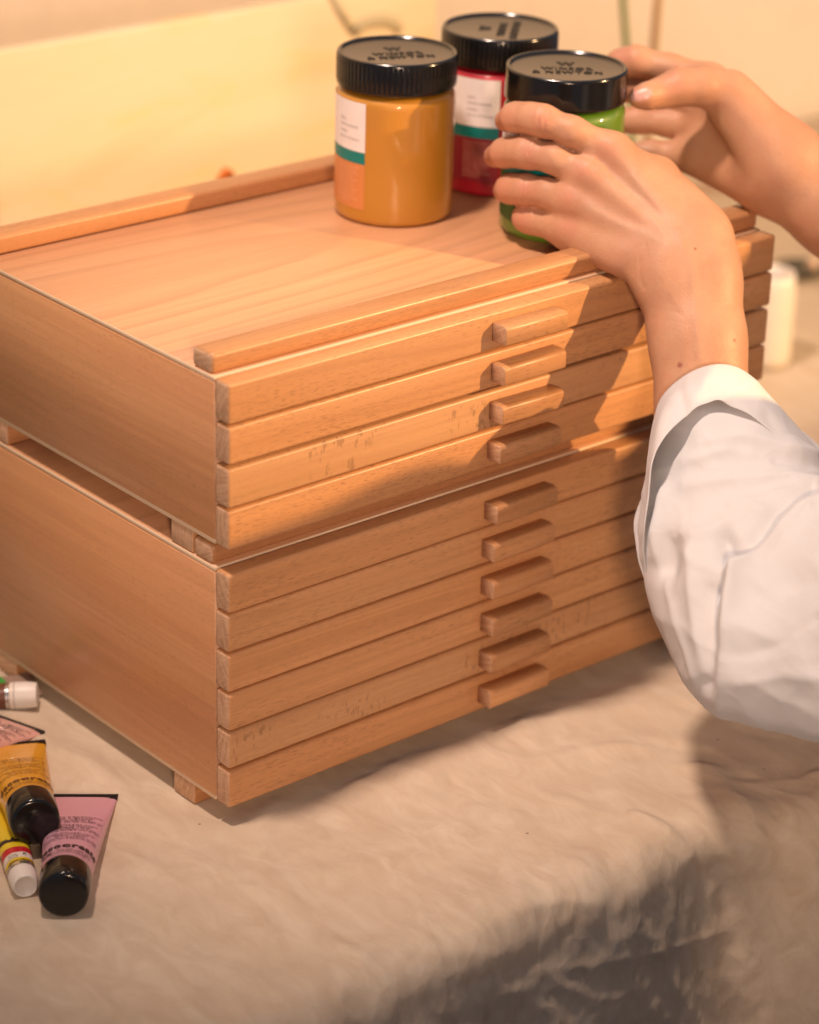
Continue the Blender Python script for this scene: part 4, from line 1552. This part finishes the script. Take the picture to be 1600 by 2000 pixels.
    fre = U([(1284, 1172, -0.128), (1257, 1098, -0.150), (1262, 1005, -0.160), (1279, 890, -0.158), (1330, 822, -0.155), (1388, 786, -0.153), (1440, 800, -0.153), (1500, 835, -0.152), (1560, 893, -0.150), (1612, 938, -0.140),
             (1632, 925, -0.100), (1590, 860, -0.062), (1500, 810, -0.050), (1400, 815, -0.048), (1312, 880, -0.058), (1248, 985, -0.085), (1240, 1060, -0.102), (1256, 1128, -0.116)])
    # match the two curves by their angle parameter
    n2 = 128
    A, B = closed(rim, n2), closed(fre, n2)

    def arc(Pc, start):
        Pn = np.roll(Pc, -start, 0)
        L = np.concatenate([[0], np.cumsum(np.linalg.norm(np.diff(np.vstack([Pn, Pn[:1]]), axis=0), axis=1))])
        s = np.linspace(0, L[-1], n2, endpoint=False)
        return np.stack([np.interp(s, L, np.append(Pn[:, i], Pn[0, i])) for i in range(3)], 1)

    def resample(Pc, keys):
        """keys: control indices whose samples are pinned at equal parameters"""
        return Pc
    mA = len(rim)
    mB = len(fre)
    ka = [0, 1, 4, 6, 7, 10, mA]          # left, left-front, top-front, right-front, right, back, left
    kb = [0, 2, 5, 8, 9.5, 13, mB]
    kt = [0, 0.12, 0.36, 0.50, 0.56, 0.78, 1.0]

    def samp(Pc, ks, m):
        P = np.array(Pc, float)
        out = []
        for i in range(n2):
            u = np.interp(i / n2, kt, ks) % m
            k = int(u)
            t = u - k
            a, b, c, d = P[(k - 1) % m], P[k % m], P[(k + 1) % m], P[(k + 2) % m]
            out.append(0.5 * (2 * b + (c - a) * t + (2 * a - 5 * b + 4 * c - d) * t * t + (3 * b - a - 3 * c + d) * t ** 3))
        return np.array(out)
    A, B = samp(rim, ka, mA), samp(fre, kb, mB)
    ca, cb = A.mean(0), B.mean(0)
    ax = (cb - ca) / np.linalg.norm(cb - ca)
    rows = []
    inn = A + (ca - A) * 0.10 + ax * 0.030
    rows.append(inn)
    rows.append(A + (ca - A) * 0.06 + ax * 0.010)
    rows.append(A + (ca - A) * 0.03 + ax * 0.0015)
    rows.append(A)
    m = 12
    for i in range(1, m + 1):
        t = i / m
        P = A * (1 - t) + B * t
        rad = P - (ca * (1 - t) + cb * t)
        rad = rad / (np.linalg.norm(rad, axis=1, keepdims=True) + 1e-9)
        bulge = 0.0055 * math.sin(math.pi * min(1, t * 1.05)) * (1 - 0.3 * t)
        rows.append(P + rad * bulge)
    V = np.array(rows)
    r = len(V)
    q = proj(V.reshape(-1, 3))
    cenl = V.mean(1, keepdims=True)
    N = V - cenl
    N = N / (np.linalg.norm(N, axis=2, keepdims=True) + 1e-9)
    h = 0.0010 * fbm(q[:, 0] / 45, q[:, 1] / 45, 3, 91)
    d, t = polydist(q, [(1400, 790), (1440, 762), (1470, 750)])
    h += 0.0022 * np.exp(-(d / 9) ** 2)
    d, t = polydist(q, [(1340, 800), (1330, 770)])
    h -= 0.0016 * np.exp(-(d / 8) ** 2)
    d, t = polydist(q, [(1520, 850), (1500, 815)])
    h -= 0.0012 * np.exp(-(d / 10) ** 2)
    ramp = np.repeat(np.linspace(0, 1, r), n2)
    V = V.reshape(-1, 3) + N.reshape(-1, 3) * (h * sstep(0.15, 0.4, ramp))[:, None]
    F = []
    for i in range(r - 1):
        for k in range(n2):
            F.append((i * n2 + k, i * n2 + (k + 1) % n2, (i + 1) * n2 + (k + 1) % n2, (i + 1) * n2 + k))
    cf = pyobj('cuff', V, F, SM, sl)
    md = cf.modifiers.new('thickness', 'SOLIDIFY')
    md.thickness = 0.0011
    md.offset = 0
    md = cf.modifiers.new('smooth', 'SUBSURF')
    md.levels = md.render_levels = 1
    return sl


sleeve()
